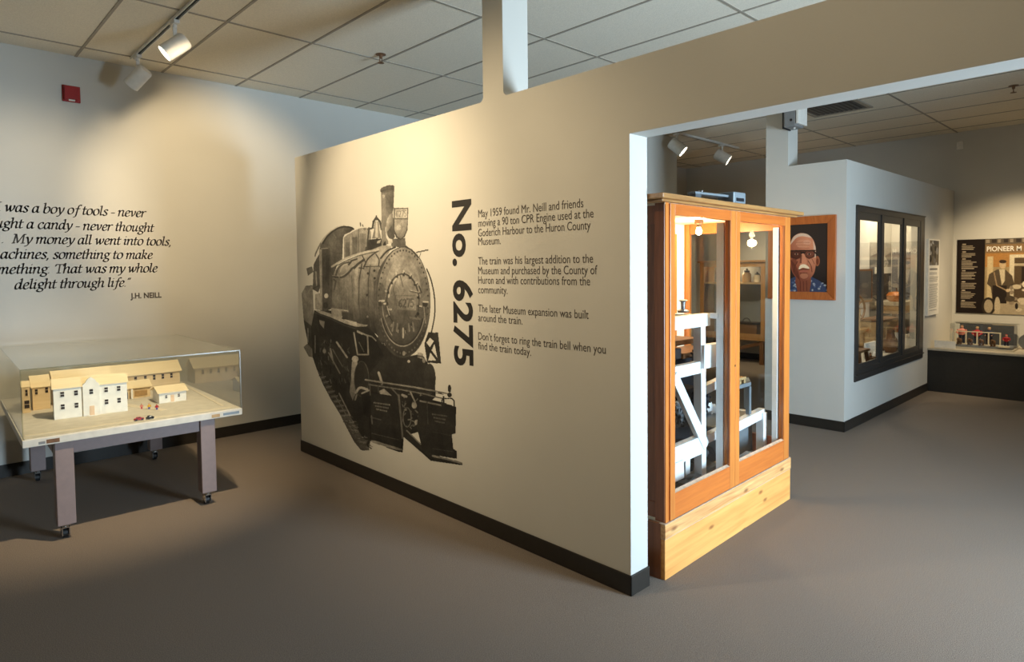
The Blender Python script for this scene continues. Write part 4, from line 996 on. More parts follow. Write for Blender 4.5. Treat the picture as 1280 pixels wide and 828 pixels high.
wb((2.72, 1.84, .41), (2.98, 1.84, .42), .03, .10, 'block'); wb((2.715, 1.80, .46), (2.715, 1.80, .287), .04, .04, 'post')
wb((2.98, 1.79, .335), (3.20, 1.86, .325), .03, .03, 'rail', 'bluegrey'); wb((2.90, 1.83, .30), (3.22, 1.80, .315), .03, .03, 'rail'); wb((3.10, 1.90, .45), (3.10, 1.90, .30), .05, .05, 'block')
wb((3.24, 1.86, .33), (3.42, 1.88, .325), .03, .03, 'rail', 'bluegrey')
# dark wood trays, drum, shafts and gears
b = MB(); b.box(*[c for pr in zip(loc(2.66, 2.02, 1.245), loc(3.12, 2.22, 1.305)) for c in pr], m='brown'); b.build('tray', mc, bevel=.004)
b = MB(); b.box(*[c for pr in zip(loc(2.70, 1.98, 1.045), loc(3.42, 2.24, 1.075)) for c in pr], m='brown'); b.build('shelf_board', mc, bevel=.003)
b = MB(); b.box(*[c for pr in zip(loc(2.70, 1.94, .98), loc(3.15, 2.24, 1.04)) for c in pr], m='iron'); b.build('gear_box', mc, bevel=.004)
def gear(c, R, w, m='iron', teeth=18, ax=(0, 1, 0), name='gear'):
    b = MB(); c = Vector(loc(*c)); d = Vector(ax)
    b.ring(c, ax, R*.84, R*.12, 24, 6, m); b.tube(c-d*w*.8, c+d*w*.8, R*.2, n=12, m=m)
    e = d.orthogonal().normalized(); g_ = d.cross(e)
    for i in range(4):
        t_ = i*PI/4; v = e*math.cos(t_)+g_*math.sin(t_); b.beam(c-v*R*.8, c+v*R*.8, w*.6, w*.6, m)
    for i in range(teeth):
        t_ = 2*PI*i/teeth; v = e*math.cos(t_)+g_*math.sin(t_); b.beam(c+v*R*.9, c+v*R*1.08, w*.9, R*.1, m)
    return b.build(name, mc)
b = MB(); b.box(*[c for pr in zip(loc(3.40, 2.17, .287), loc(3.80, 2.34, .93)) for c in pr], m='iron'); b.build('machine_body', mc, bevel=.008)
b = MB(); b.box(*[c for pr in zip(loc(3.45, 2.12, .93), loc(3.85, 2.33, .965)) for c in pr], m='brown'); b.build('shelf_board', mc, bevel=.003)
gear((3.42, 1.98, .70), .09, .03); gear((3.33, 1.95, .42), .075, .03); gear((3.06, 1.97, .82), .085, .03); gear((2.98, 1.93, .38), .06, .025); gear((3.50, 2.05, .93), .07, .03)
gear((3.12, 1.95, .66), .06, .025, 'dkgrey'); gear((3.08, 2.02, 1.0), .05, .03, 'steel')
for c0, c1, r_, m_ in (((3.30, 1.90, .885), (3.47, 2.0, .875), .022, 'tan'), ((3.0, 1.93, .74), (3.20, 1.93, .745), .014, 'steel'), ((2.9, 1.95, .36), (3.16, 1.86, .33), .016, 'steel'), ((2.92, 1.90, .33), (3.3, 2.1, .325), .014, 'bluegrey'),
                       ((3.30, 1.9, .64), (3.48, 2.15, .66), .02, 'iron'), ((3.25, 2.0, .36), (3.5, 2.0, .36), .03, 'dkgrey'), ((3.5, 1.95, .345), (3.72, 2.12, .345), .028, 'iron')):
    b = MB(); b.tube(loc(*c0), loc(*c1), r_, n=12, m=m_); b.build('shaft', mc, smooth=True)
b = MB(); b.lathe([(.001, 0), (.07, 0), (.078, .03), (.078, .15), (.06, .165), (.001, .165)], loc(3.33, 2.06, .29), n=20, m='dkgrey'); b.build('drum', mc, smooth=True)
b = MB(); b.box(*[c for pr in zip(loc(3.0, 1.93, .287), loc(3.14, 2.15, .40)) for c in pr], m='grey'); b.build('motor_block', mc, bevel=.01)
b = MB(); b.box(*[c for pr in zip(loc(2.68, 2.0, .60), loc(3.16, 2.26, .88)) for c in pr], m='iron'); b.build('hopper', mc, bevel=.006)
b = MB(); b.box(*[c for pr in zip(loc(3.26, 2.0, .56), loc(3.44, 2.26, .78)) for c in pr], m='iron'); b.build('hopper', mc, bevel=.006)
b = MB(); b.box(*[c for pr in zip(loc(3.08, 2.04, 1.306), loc(3.13, 2.09, 1.345)) for c in pr], m='whitewood'); b.build('block', mc, bevel=.004)
b = MB(); b.lathe([(.001, 0), (.03, 0), (.034, .012), (.012, .02), (.014, .06), (.028, .07), (.001, .075)], loc(3.22, 1.98, 1.236), n=14, m='steel'); b.build('oil_cup', mc, smooth=True)
# grey bar on the cabinet
o = thing('metal_bar_tool', 'grey metal bar with a box end lying on the cabinet top', 'tool', CB @ Vector((.36, .03, 1.8352)), CR-.10)
b = MB(); b.box(0, .40, 0, .05, .034, .046, 'bluegrey'); b.box(0, .05, 0, .05, 0, .034, 'dkgrey'); b.build('bar', o, bevel=.002)
b = MB(); b.box(.30, .42, -.03, .07, .0, .062, 'bluegrey'); b.build('box_end', o, bevel=.006)
b = MB(); b.box(.325, .40, -.032, -.028, .012, .030, 'iron'); b.build('slot', o)
b = MB(); b.tube((.08, .025, .046), (.08, .025, .056), .014, n=12, m='chrome'); b.build('knob', o, smooth=True)

# ------------------------------------------------------------------ portrait
PF = EX
o = thing('framed_portrait', 'framed painting of an old man with glasses and white moustache on the grey wall', 'painting', (PF, 2.47, 1.56))
y0, y1, z0, z1 = 2.163-2.47, 2.777-2.47, 1.180-1.56, 1.945-1.56
fw_ = .072
b = MB()
def mitre(a, b_, c, d): return [a, b_, c, d]
for quad in ([(y0, z0), (y1, z0), (y1-fw_, z0+fw_), (y0+fw_, z0+fw_)], [(y0, z1), (y0+fw_, z1-fw_), (y1-fw_, z1-fw_), (y1, z1)], [(y0, z0), (y0+fw_, z0+fw_), (y0+fw_, z1-fw_), (y0, z1)], [(y1, z0), (y1, z1), (y1-fw_, z1-fw_), (y1-fw_, z0+fw_)]):
    vs = [(-.012, *q_) for q_ in quad]; n4 = len(quad)
    inner = [(-.032 if (abs(q_[0]-y0) < 1e-6 or abs(q_[0]-y1) < 1e-6 or abs(q_[1]-z0) < 1e-6 or abs(q_[1]-z1) < 1e-6) else -.020, *q_) for q_ in quad]
    back = [(0.0, *q_) for q_ in quad]
    b.add(inner+back, [(0, 1, 2, 3), (7, 6, 5, 4), (0, 4, 5, 1), (1, 5, 6, 2), (2, 6, 7, 3), (3, 7, 4, 0)], 'frame')
b.build('picture_frame', o, bevel=.002)
b = MB(); b.box(-.012, 0, y0+fw_-.004, y1-fw_+.004, z0+fw_-.004, z1-fw_+.004, 'black'); b.build('backing', o)
def portrait():
    p = Paint('x', PF-.0125, 2.163+fw_-.002, 2.777-fw_+.002, 1.180+fw_-.002, 1.945-fw_+.002, .003, (.17, .14, .135))
    sk, sk2, sk3 = (.76, .50, .38), (.50, .27, .20), (.30, .15, .12)
    # shoulders and shirt with pale flowers
    p.poly([(968,364),(974,356),(985,350),(994,346),(1003,352),(1014,346),(1024,351),(1031,356),(1036,366)], (.24, .27, .36), smooth=False)
    rg = random.Random(2)
    for i in range(60):
        x_ = rg.uniform(970, 1036); y_ = rg.uniform(347, 364)
        if y_ > 347+abs(x_-1005)*.3 and not (998 < x_ < 1012): p.ell(x_, y_, rg.uniform(.8, 1.8), rg.uniform(.7, 1.5), rg.choice([(.50, .52, .58), (.60, .60, .60), (.36, .39, .48)]))
    p.poly([(996,340),(1013,340),(1014,352),(1012,365),(997,365),(994,352)], sk2, grad=((996,350),(1013,350), (.52, .30, .22)))
    for x_ in (1000, 1004, 1008): p.line([(x_, 348),(x_+.6, 364)], .8, sk3, .7)
    p.ell(1021.6, 326.5, 3.2, 6.4, (.56, .32, .22)); p.ell(1021.8, 327, 1.6, 4, (.40, .20, .14))
    p.ell(985, 326.5, 3, 6.4, sk3)
    p.poly([(987,318),(987.5,306),(991,297),(997,292.6),(1003,291.6),(1010,293.4),(1016,299),(1019.4,308),(1020,320),(1019.4,334),(1017,343),(1011,349.5),(1004,351.5),(997,349),(990.6,341),(988,331)], sk, smooth=True, grad=((1016,310),(988,330), sk2))
    p.poly([(988,306),(991,298),(996,293.4),(1003,291.8),(1010,293.4),(1014.6,297.6),(1009,296.4),(1002,295.6),(995,298)], (.80, .74, .66), .75, smooth=True)
    p.poly([(1016,300),(1019.6,309),(1020,322),(1017.6,322),(1017,308)], (.80, .72, .64), .8)
    p.ell(1004, 305, 9, 5.5, (.76, .53, .41), .6); p.ell(1009, 303, 5, 3, (.80, .60, .50), .5)
    for y_ in (303, 306.5, 310): p.line([(995, y_+.6),(1002, y_),(1012, y_+.4)], .6, (.52, .32, .24), .6, smooth=True)
    # brow, glasses, eyes
    p.poly([(988,313),(1018,312.4),(1018.6,321),(1012,324.4),(1005,321),(1001,321),(995,325),(988,322)], sk3, .75)
    p.line([(987.6,313.8),(1018.8,313.4)], 1.7, (.17, .11, .10)); p.ring(995.5, 317.8, 6.4, 4.8, .8, (.22, .14, .12)); p.ring(1012, 317.6, 6.2, 4.6, .8, (.22, .14, .12)); p.poly([(988,314),(1002,314),(1001,323),(994,325),(988,322)], (.24, .12, .10), .6); p.line([(1001.5,316),(1006,316)], 1.8, (.12, .09, .09)); p.line([(1018,315),(1021,318)], 1.6, (.13, .1, .1))
    for ex in (995.5, 1011.5): p.ell(ex, 317.8, 2.4, 1.2, (.55, .40, .34)); p.ell(ex, 317.8, 1, 1.1, (.08, .06, .06))
    # nose, cheeks, moustache, mouth, chin
    p.poly([(1002,318),(1005.6,318),(1008.6,327),(1008,331),(1003.6,332),(999.6,330.6),(1000.4,326)], (.72, .47, .36), smooth=True); p.poly([(1000.6,319),(1002.6,319),(1002,329),(999.4,330)], sk3, .7)
    p.ell(1013.6, 328, 3.6, 4.6, (.70, .46, .35), .7); p.ell(992.6, 328, 3.6, 4.8, (.38, .20, .15), .7)
    p.line([(1010,326),(1014,333),(1015,340)], 1, sk3, .8, smooth=True); p.line([(997,327),(993.4,334),(993,340)], 1, sk3, .8, smooth=True); p.line([(1015,324),(1018,330)], .8, sk3, .6)
    p.poly([(998.6,337),(999.6,332.6),(1003,330.6),(1007,331),(1010.6,333.6),(1011.6,336),(1007,335.4),(1003.4,334.8)], (.86, .78, .66), smooth=True)
    p.line([(998.6,337.4),(1004,336.6),(1011,337)], 1, (.26, .12, .10)); p.line([(1000,339.4),(1009.6,339.2)], 1.6, (.60, .34, .28))
    p.ell(1005, 345, 5, 3.6, (.68, .44, .33), .8); p.line([(1000,341.8),(1009,341.6)], .8, sk3, .7)
    p.poly([(988,324),(991,340),(996,347),(1000,351),(998,340),(995,332)], (.30, .15, .12), .6)
    p.grain(.05)
    q_ = p.build('canvas', -.0006, -1, 'paint', (1, 1, 1), 2.2, parent=o, loc=(PF, 2.47, 1.56))
    return q_
portrait()

# ------------------------------------------------------------------ showcase window in the second partition
w1 = MB(); fx0, fx1, fz0, fz1 = WX0-.02, WX1+.02, WZ0-.02, WZ1+.025
YA, YB = EY-.014, EY+.008
w1.box(fx0, fx1, YA, YB, WZ1-.035, fz1, 'wframe'); w1.box(fx0, fx1, YA, YB, fz0, WZ0+.09, 'wframe')
w1.box(fx0, WX0+.055, YA, YB, WZ0+.09, WZ1-.035, 'wframe'); w1.box(8.30, fx1, YA, YB, WZ0+.09, WZ1-.035, 'wframe')
w1.box(fx0-.004, fx1+.004, YA-.012, YA, fz0+.05, fz0+.062, 'wframe'); w1.box(fx0-.004, fx1+.004, YA-.008, YA, fz1-.012, fz1, 'wframe')
win = struct(w1.build('window_1', bevel=.002))
for mx_, hw in ((6.985, .035), (7.70, .04)):
    b = MB(); b.box(mx_-hw, mx_+hw, YA-.006, YB, WZ0+.09, WZ1-.035, 'wframe'); struct(b.build('window_mullion', win))
for a_, c_ in ((WX0+.055, 6.95), (7.02, 7.66), (7.74, 8.30)):
    b = MB(); b.box(a_, c_, YA+.004, YB, WZ1-.105, WZ1-.035, 'wframe'); b.box(a_, c_, YA+.004, YB, WZ0+.09, WZ0+.135, 'wframe'); b.box(a_, a_+.012, YA+.004, YB, WZ0+.135, WZ1-.105, 'wframe'); b.box(c_-.05, c_, YA+.004, YB, WZ0+.135, WZ1-.105, 'wframe'); struct(b.build('window_sash', win))
    b = MB(); b.box(a_+.012, c_-.05, EY-.002, EY+.001, WZ0+.135, WZ1-.105, 'glass'); struct(b.build('window_pane', win))
point('showcase_lamp', (7.4, 2.42, 2.28), 22, (1, .84, .60), .05)
point('showcase_lamp_second', (9.0, 2.42, 2.28), 22, (1, .84, .60), .05)
SF = WZ0+.03
def backdrop():
    # grey landscape print: hills, a barn yard and a standing figure
    p = Paint('y', 2.796, 8.95, 9.80, .80, 1.78, .010, (.62, .61, .58))
    F = lambda x, z: pj((x, 2.796, z))
    p.poly([F(8.95, 1.60), F(9.2, 1.64), F(9.5, 1.60), F(9.8, 1.66), F(9.8, .8), F(8.95, .8)], (.36, .37, .38))
    p.poly([F(8.95, 1.48), F(9.3, 1.54), F(9.6, 1.47), F(9.8, 1.52), F(9.8, .8), F(8.95, .8)], (.44, .44, .45))
    p.poly([F(9.2, 1.50), F(9.5, 1.62), F(9.7, 1.52), F(9.6, 1.44), F(9.3, 1.42)], (.66, .65, .63))
    p.poly([F(8.95, 1.36), F(9.8, 1.38), F(9.8, .8), F(8.95, .8)], (.27, .28, .30))
    p.poly([F(9.35, 1.30), F(9.55, 1.36), F(9.70, 1.26), F(9.66, .95), F(9.40, .95)], (.16, .17, .20)); p.poly([F(9.72, 1.34), F(9.78, 1.34), F(9.76, .95), F(9.72, .95)], (.58, .58, .58))
    rg = random.Random(8)
    for i in range(60): x_ = rg.uniform(8.95, 9.8); z_ = rg.uniform(.82, 1.6); p.line([F(x_, z_), F(x_+rg.uniform(.03, .14), z_+rg.uniform(-.02, .02))], rg.uniform(.4, 1.0), rg.choice([.22, .34, .46, .56]), .6)
    p.grain(.12)
    tag(p.build('photo_backdrop', -.0006, -1, 'paint', (1, 1, 1), 2.2, loc=(9.35, 2.796, 1.2)), 'grey landscape photograph on the back wall of the showcase', 'photograph', 'photographs lining the showcase')
    p = Paint('x', FX-.003, 2.22, 2.79, .82, 1.66, .010, (.46, .47, .49))
    rg = random.Random(18); F = lambda y, z: pj((FX-.003, y, z))
    for i in range(34): z_ = rg.uniform(.84, 1.62); y_ = rg.uniform(2.22, 2.7); p.line([F(y_, z_), F(y_+rg.uniform(.05, .2), z_+rg.uniform(-.02, .02))], rg.uniform(1, 2.4), rg.choice([.26, .34, .40, .54]), .7)
    p.grain(.1)
    tag(p.build('photo_backdrop', -.0006, -1, 'paint', (1, 1, 1), 2.2, loc=(FX-.003, 2.5, 1.2)), 'blue grey streaky photograph on the end wall of the showcase', 'photograph', 'photographs lining the showcase')
backdrop()
def simple(name, label, cat, x, y, z, fn, group=None, rz=0):
    o = thing(name, label, cat, (x, y, z), rz, group); fn(o); return o
def stool(o):
    b = MB(); b.box(-.14, .14, -.10, .10, .14, .165, 'brown'); b.build('seat', o, bevel=.006)
    for sx in (-1, 1):
        for sy in (-1, 1):
            b = MB(); b.beam((sx*.10, sy*.07, .14), (sx*.125, sy*.085, 0), .03, .03, 'brown'); b.build('leg', o)
simple('wooden_stool', 'small dark wooden stool at the left of the showcase window', 'stool', 7.05, 2.33, SF, stool)
def whitebox(o):
    b = MB(); b.box(-.16, .16, -.01, .01, 0, .17, 'paper'); b.build('card', o, bevel=.002); b = MB(); b.box(-.03, .03, .01, .06, 0, .10, 'paper'); b.build('strut', o)
simple('information_card', 'white information card standing behind the small stool', 'card', 7.72, 2.40, SF, whitebox, 'cards in the showcase')
simple('information_card', 'white information card at the right end of the showcase floor', 'card', 8.97, 2.34, SF, whitebox, 'cards in the showcase')
def wheelrig(o):
    b = MB(); b.ring((0, 0, .52), (.25, 1, 0), .15, .012, 32, 8, 'brown'); 
    b.ring((0, 0, .52), (.25, 1, 0), .025, .015, 14, 6, 'brown')
    for i in range(8):
        t_ = i*PI/4; b.tube((0, 0, .52), (.146*math.cos(t_)*.97, -.146*math.cos(t_)*.24, .52+.146*math.sin(t_)), .005, n=6, m='brown')
    b.build('wheel', o, smooth=True)
    b = MB(); b.box(-.2, .3, -.04, .04, .24, .28, 'tan'); b.build('table', o, bevel=.004)
    b = MB(); b.tube((-.02, .03, .27), (0, .03, .52), .012, n=8, m='tan'); b.tube((-.02, -.03, .27), (0, -.03, .52), .012, n=8, m='tan'); b.build('upright', o)
    for q_ in ((-.17, -.06), (-.17, .06), (.27, 0)):
        b = MB(); b.tube((q_[0]*.9, q_[1]*.5, .25), (q_[0], q_[1], 0), .014, .011, 10, m='tan'); b.build('leg', o, smooth=True)
simple('spinning_wheel', 'wooden spinning wheel behind the left pane of the showcase', 'spinning wheel', 7.90, 2.60, SF, wheelrig)
def chest(o):
    b = MB(); b.box(-.3, .3, -.13, .13, .03, .34, 'tan'); b.build('chest_body', o, bevel=.006)
    b = MB(); b.box(-.31, .31, -.14, .14, .34, .37, 'brown'); b.build('lid', o, bevel=.006)
    b = MB(); b.box(-.31, .31, -.14, .14, 0, .03, 'brown'); b.build('base', o)
simple('wooden_chest', 'tan wooden chest with dark lid standing behind the jugs in the showcase', 'chest', 8.70, 2.60, SF, chest)
def saddle(o):
    b = MB(); b.lathe([(.001, 0), (.06, .0), (.09, .03), (.10, .08), (.07, .12), (.001, .13)], n=18, m='stile'); b.build('vessel', o, smooth=True)
    b = MB(); b.ring((0, 0, .12), (0, 1, 0), .07, .008, 20, 6, 'brown', a0=0, a1=PI); b.build('handle', o)
def counter(o):
    b = MB(); b.box(-.36, .36, -.16, .16, .50, .55, 'deck'); b.build('counter_top', o, bevel=.004)
    b = MB(); b.box(-.34, .34, -.15, .15, .40, .50, 'tan'); b.build('apron', o)
    for sx in (-1, 1):
        for sy in (-1, 1): b = MB(); b.box(sx*.31-.025, sx*.31+.025, sy*.12-.025, sy*.12+.025, 0, .40, 'brown'); b.build('leg', o)
simple('display_counter', 'pale topped counter at the right end of the showcase', 'counter', 9.40, 2.60, SF, counter)
simple('copper_kettle', 'orange kettle standing on the pale counter in the showcase', 'kettle', 9.15, 2.56, SF+.551, saddle)
def jug(m_, k):
    def fn(o):
        b = MB(); b.lathe([(.001, 0), (.05*k, 0), (.07*k, .05*k), (.072*k, .12*k), (.04*k, .18*k), (.03*k, .22*k), (.038*k, .24*k), (.03*k, .24*k), (.024*k, .2*k)], n=18, m=m_); b.build('jug_body', o, smooth=True)
        b = MB(); b.ring((.06*k, 0, .15*k), (0, 1, 0), .045*k, .008*k, 14, 6, m_); b.build('handle', o, smooth=True)
    return fn
simple('stoneware_jug', 'brown stoneware jug beside the chest in the showcase', 'jug', 8.30, 2.36, SF, jug('brown', 1.1), 'jugs in the showcase')
simple('stoneware_jug', 'pale stoneware jug in front of the chest in the showcase', 'jug', 8.52, 2.36, SF, jug('deck', .9), 'jugs in the showcase')
def basket(o):
    b = MB(); b.lathe([(.001, 0), (.10, 0), (.13, .1), (.14, .16), (.128, .16), (.118, .1), (.09, .012), (.001, .012)], n=24, m='tan')
    for i in range(5): b.ring((0, 0, .02+.03*i), (0, 0, 1), .105+.03*i/4+.004, .006, 24, 6, 'brown')
    b.build('basket_body', o, smooth=True); b = MB(); b.ring((0, 0, .15), (0, 1, 0), .13, .008, 18, 6, 'tan', a0=0, a1=PI); b.build('handle', o)
simple('wicker_basket', 'tan wicker basket in front of the pale counter in the showcase', 'basket', 9.36, 2.29, SF, basket)
def plane_(o):
    b = MB(); b.box(-.13, .13, -.03, .03, 0, .05, 'brown'); b.build('plane_body', o, bevel=.006)
    b = MB(); b.beam((.0, 0, .05), (.05, 0, .10), .03, .012, 'steel'); b.build('blade', o); b = MB(); b.tube((-.09, 0, .05), (-.10, 0, .10), .014, .01, 10, 'brown'); b.build('handle', o, smooth=True)
simple('wood_plane', 'brown wooden hand plane on the showcase floor', 'hand plane', 7.45, 2.28, SF, plane_)
def picture(w_, h_, m_):
    def fn(o):
        b = MB(); b.box(-w_, w_, -.012, 0, 0, .025, 'brown'); b.box(-w_, w_, -.012, 0, h_-.025, h_, 'brown'); b.box(-w_, -w_+.025, -.012, 0, .025, h_-.025, 'brown'); b.box(w_-.025, w_, -.012, 0, .025, h_-.025, 'brown'); b.build('picture_frame', o)
        b = MB(); b.box(-w_+.025, w_-.025, -.006, 0, .025, h_-.025, m_); b.build('picture', o)
    return fn
simple('dark_picture', 'dark framed photograph at the left of the showcase back wall', 'photograph', 8.72, 2.796, 1.02, picture(.30, .42, 'dkgrey'))
def strip(o):
    b = MB(); b.box(-.34, .34, -.014, 0, 0, .085, 'paper'); b.build('strip_board', o, bevel=.003)
simple('white_label_strip', 'white label strip across the photograph in the showcase', 'label', 9.45, 2.794, 1.375, strip)

# ------------------------------------------------------------------ wall panel beside the showcase
o = thing('information_board', 'narrow white information panel with a photograph beside the showcase', 'panel', (8.80, EY, 1.34))
b = MB(); b.box(-.235, .235, -.03, 0, -.445, .445, 'paper'); b.build('panel_board', o, bevel=.002)
p = Paint('y', EY-.0305, 8.60, 9.0, 1.48, 1.77, .01, (.40, .38, .34))
rg = random.Random(9)
for i in range(26): p.ell(rg.uniform(1158, 1172), rg.uniform(300, 335), rg.uniform(.8, 2.4), rg.uniform(1.5, 5), rg.choice([.2, .3, .55, .66, .72, .45]))
p.grain(.1); q_ = p.build('panel_photo', -.0002, -1, 'paint', parent=o, loc=(8.80, EY, 1.34))
b = MB(); rg = random.Random(4)
b.box(-.18, .14, -.0312, -.0302, .085, .105, 'grey')
zz = .05
while zz > -.40:
    if rg.random() > .12: b.box(-.19, rg.uniform(.12, .19), -.0310, -.0302, zz, zz+.006, 'grey')
    zz -= .017
b.build('text_lines', o)

# ------------------------------------------------------------------ plinth and what stands on it
PLX = 8.707
o = thing('display_plinth', 'low charcoal display plinth with beige deck along the far wall', 'plinth', (PLX, .0, 0))
b = MB(); b.box(0, FX-PLX-.002, -2.15, EY-.002, 0, .485, 'char'); b.build('plinth_body', o)
b = MB(); b.box(-.012, FX-PLX-.002, -2.15, EY-.002, .485, .51, 'deck'); b.build('plinth_deck', o, bevel=.003)
DZ = .511
o = thing('name_card', 'blank white card leaning on the plinth near the showcase wall', 'card', (8.76, 1.93, DZ))
b = MB(); b.beam((0, -.11, .045), (0, .10, .045), .008, .085, 'paper'); b.build('card_face', o); b = MB(); b.box(.004, .06, -.02, .02, 0, .05, 'paper'); b.build('card_strut', o)
CX0, CX1, CY0, CY1 = 8.86, 9.22, 1.30, 1.90
o = thing('carved_stable_case', 'clear case over the carved cattle stall on the plinth', 'display case', (CX0, CY0, DZ))
w_, d_ = CY1-CY0, CX1-CX0
b = MB(); b.box(0, d_, 0, w_, 0, .018, 'deck'); b.build('case_base', o)
for nm, bx in [('front_panel', (0, .004, 0, w_, .019, .285)), ('side_panel', (.005, d_-.005, 0, .004, .019, .285)), ('side_panel', (.005, d_-.005, w_-.004, w_, .019, .285)), ('back_panel', (d_-.004, d_, 0, w_, .019, .285)), ('top_panel', (0, d_, 0, w_, .286, .29))]:
    MB().box(*bx, m='glass').build(nm, o)
st = thing('carved_stall', 'miniature cattle stall with grey back and white rails in the clear case', 'model stall', (CX0, CY0, DZ+.019))
b = MB(); b.box(d_-.03, d_-.01, .02, w_-.03, 0, .25, 'dkgrey'); b.build('stall_back', st)
b = MB(); b.box(.03, d_-.03, .02, w_-.03, 0, .02, 'grey'); b.build('stall_floor', st)
b = MB(); b.box(.135, .16, .14, w_-.03, .02, .03, 'cream'); b.box(.142, .154, .14, w_-.03, .165, .175, 'cream'); b.build('rail', st)
for i in range(5):
    b = MB(); b.box(.140, .156, .14+.108*i, .152+.108*i, .02, .17, 'cream'); b.build('stall_post', st)
def cow(yy, label):
    o = thing('carved_cow', label, 'carved animal', (CX0+.075, CY0+yy, DZ+.039), PI, 'carved cattle in the clear case')
    b = MB(); b.ball((0, 0, .050), .03, 12, 'brown', (1.5, .9, .85)); b.build('cow_body', o, smooth=True)
    b = MB(); b.ball((.052, 0, .072), .016, 10, 'brown', (1.3, .9, .9)); b.tube((.03, 0, .058), (.05, 0, .07), .014, n=10, m='brown'); b.build('cow_head', o, smooth=True)
    for sx in (-1, 1):
        for sy in (-1, 1): b = MB(); b.tube((sx*.03, sy*.014, .035), (sx*.031, sy*.014, 0), .008, .006, 8, 'brown'); b.build('leg', o, smooth=True)
    b = MB(); b.tube((-.045, 0, .055), (-.05, 0, .02), .003, n=6, m='brown'); b.build('tail', o)
for yy, wh in zip((.52, .415, .31, .20), ('beside the showcase wall end of the stall', 'second from the showcase wall', 'third from the showcase wall', 'next to the figure in red')):
    cow(yy, 'small brown carved cow, '+wh)
def person(x, y, z, h, label, shirt, trousers, hair='brown', rz=PI, hat=False):
    k = h/.17; o = thing('carved_figure', label, 'carved figure', (x, y, z), rz, 'carved figures in the clear case')
    b = MB()
    for s in (-1, 1): b.tube((0, s*.014*k, .085*k), (0, s*.016*k, .006*k), .013*k, .009*k, 10, trousers); b.ball((.006*k, s*.016*k, .006*k), .009*k, 8, 'iron', (1.6, 1, .7))
    b.build('trousers', o, smooth=True)
    b = MB(); b.lathe([(.001, .080*k), (.026*k, .080*k), (.028*k, .10*k), (.030*k, .125*k), (.018*k, .138*k), (.009*k, .142*k)], n=14, m=shirt)
    for s in (-1, 1): b.tube((0, s*.028*k, .130*k), (.006*k, s*.038*k, .105*k), .010*k, .008*k, 8, shirt); b.tube((.006*k, s*.038*k, .105*k), (.03*k, s*.026*k, .095*k), .008*k, .006*k, 8, shirt)
    b.build('shirt', o, smooth=True)
    b = MB(); b.ball((0, 0, .155*k), .014*k, 12, 'skin', (.95, .9, 1.15)); b.tube((0, 0, .138*k), (0, 0, .148*k), .006*k, n=8, m='skin'); b.ball((.014*k, 0, .153*k), .003*k, 6, 'skin')
    for s in (-1, 1): b.ball((.033*k, s*.025*k, .094*k), .006*k, 8, 'skin')
    b.build('head_and_hands', o, smooth=True)
    b = MB(); b.ball((-.003*k, 0, .162*k), .0145*k, 10, hair, (.95, .98, .8)); b.build('hair', o, smooth=True)
zc_ = DZ+.040
person(CX0+.215, CY0+.525, zc_, .215, 'carved figure in dark clothes behind the rail, nearest the showcase wall', 'toypink', 'navy', 'brown')
person(CX0+.215, CY0+.375, zc_, .205, 'carved figure in a red shirt behind the middle of the rail', 'toyred', 'navy', 'tan')
person(CX0+.215, CY0+.26, zc_, .205, 'carved fair-haired figure in a navy shirt behind the rail', 'navy', 'navy', 'tan')
person(CX0+.06, CY0+.075, zc_, .145, 'carved figure in red standing at the open end of the stall', 'toyred', 'navy', 'toyred')
o = thing('trough', 'pale carved trough at the open end of the stall', 'trough', (CX0+.03, CY0+.09, DZ+.0385))
b = MB(); b.box(-.015, .012, -.05, .05, 0, .022, 'cream'); b.build('trough_body', o, bevel=.006)
def saw(x, y, label, R):
    o = thing('saw_blade', label, 'saw blade', (x, y, DZ), .5, 'round blades on the plinth')
    b = MB(); n = 36; pts = []
    for i in range(n*2): t_ = PI*i/n; rr = R if i % 2 else R*.95; pts.append((rr*math.cos(t_), R+rr*math.sin(t_)))
    b.prism(pts, 'x', -.003, .003, 'steel'); b.build('blade', o)
    b = MB(); b.tube((-.006, 0, R), (.006, 0, R), R*.18, n=14, m='dkgrey'); b.build('hub', o)
    b = MB(); b.box(-.04, .04, -.03, .03, 0, .012, 'brown'); b.build('stand_foot', o)
saw(9.25, 1.235, 'round grey blade standing just past the clear case', .088)
saw(9.22, 1.08, 'larger round grey blade beside the dark green machine', .098)
o = thing('upright_machine', 'dark green upright machine at the right end of the plinth', 'machine', (8.95, .88, DZ))
b = MB(); b.box(-.14, .14, -.12, .13, 0, .05, 'iron'); b.build('machine_foot', o, bevel=.005)
b = MB(); b.prism([(-.08, .05), (.10, .05), (.07, .40), (-.05, .40)], 'y', -.08, .12, 'green'); b.build('machine_body', o, bevel=.01)
b = MB(); b.tube((0, -.10, .36), (0, .14, .36), .03, n=16, m='iron'); b.build('axle', o, smooth=True)
b = MB(); b.tube((0, .15, .36), (-.02, .21, .20), .008, n=8, m='iron'); b.tube((-.02, .20, .27), (-.03, .225, .16), .015, n=10, m='brown'); b.build('crank_handle', o, smooth=True)

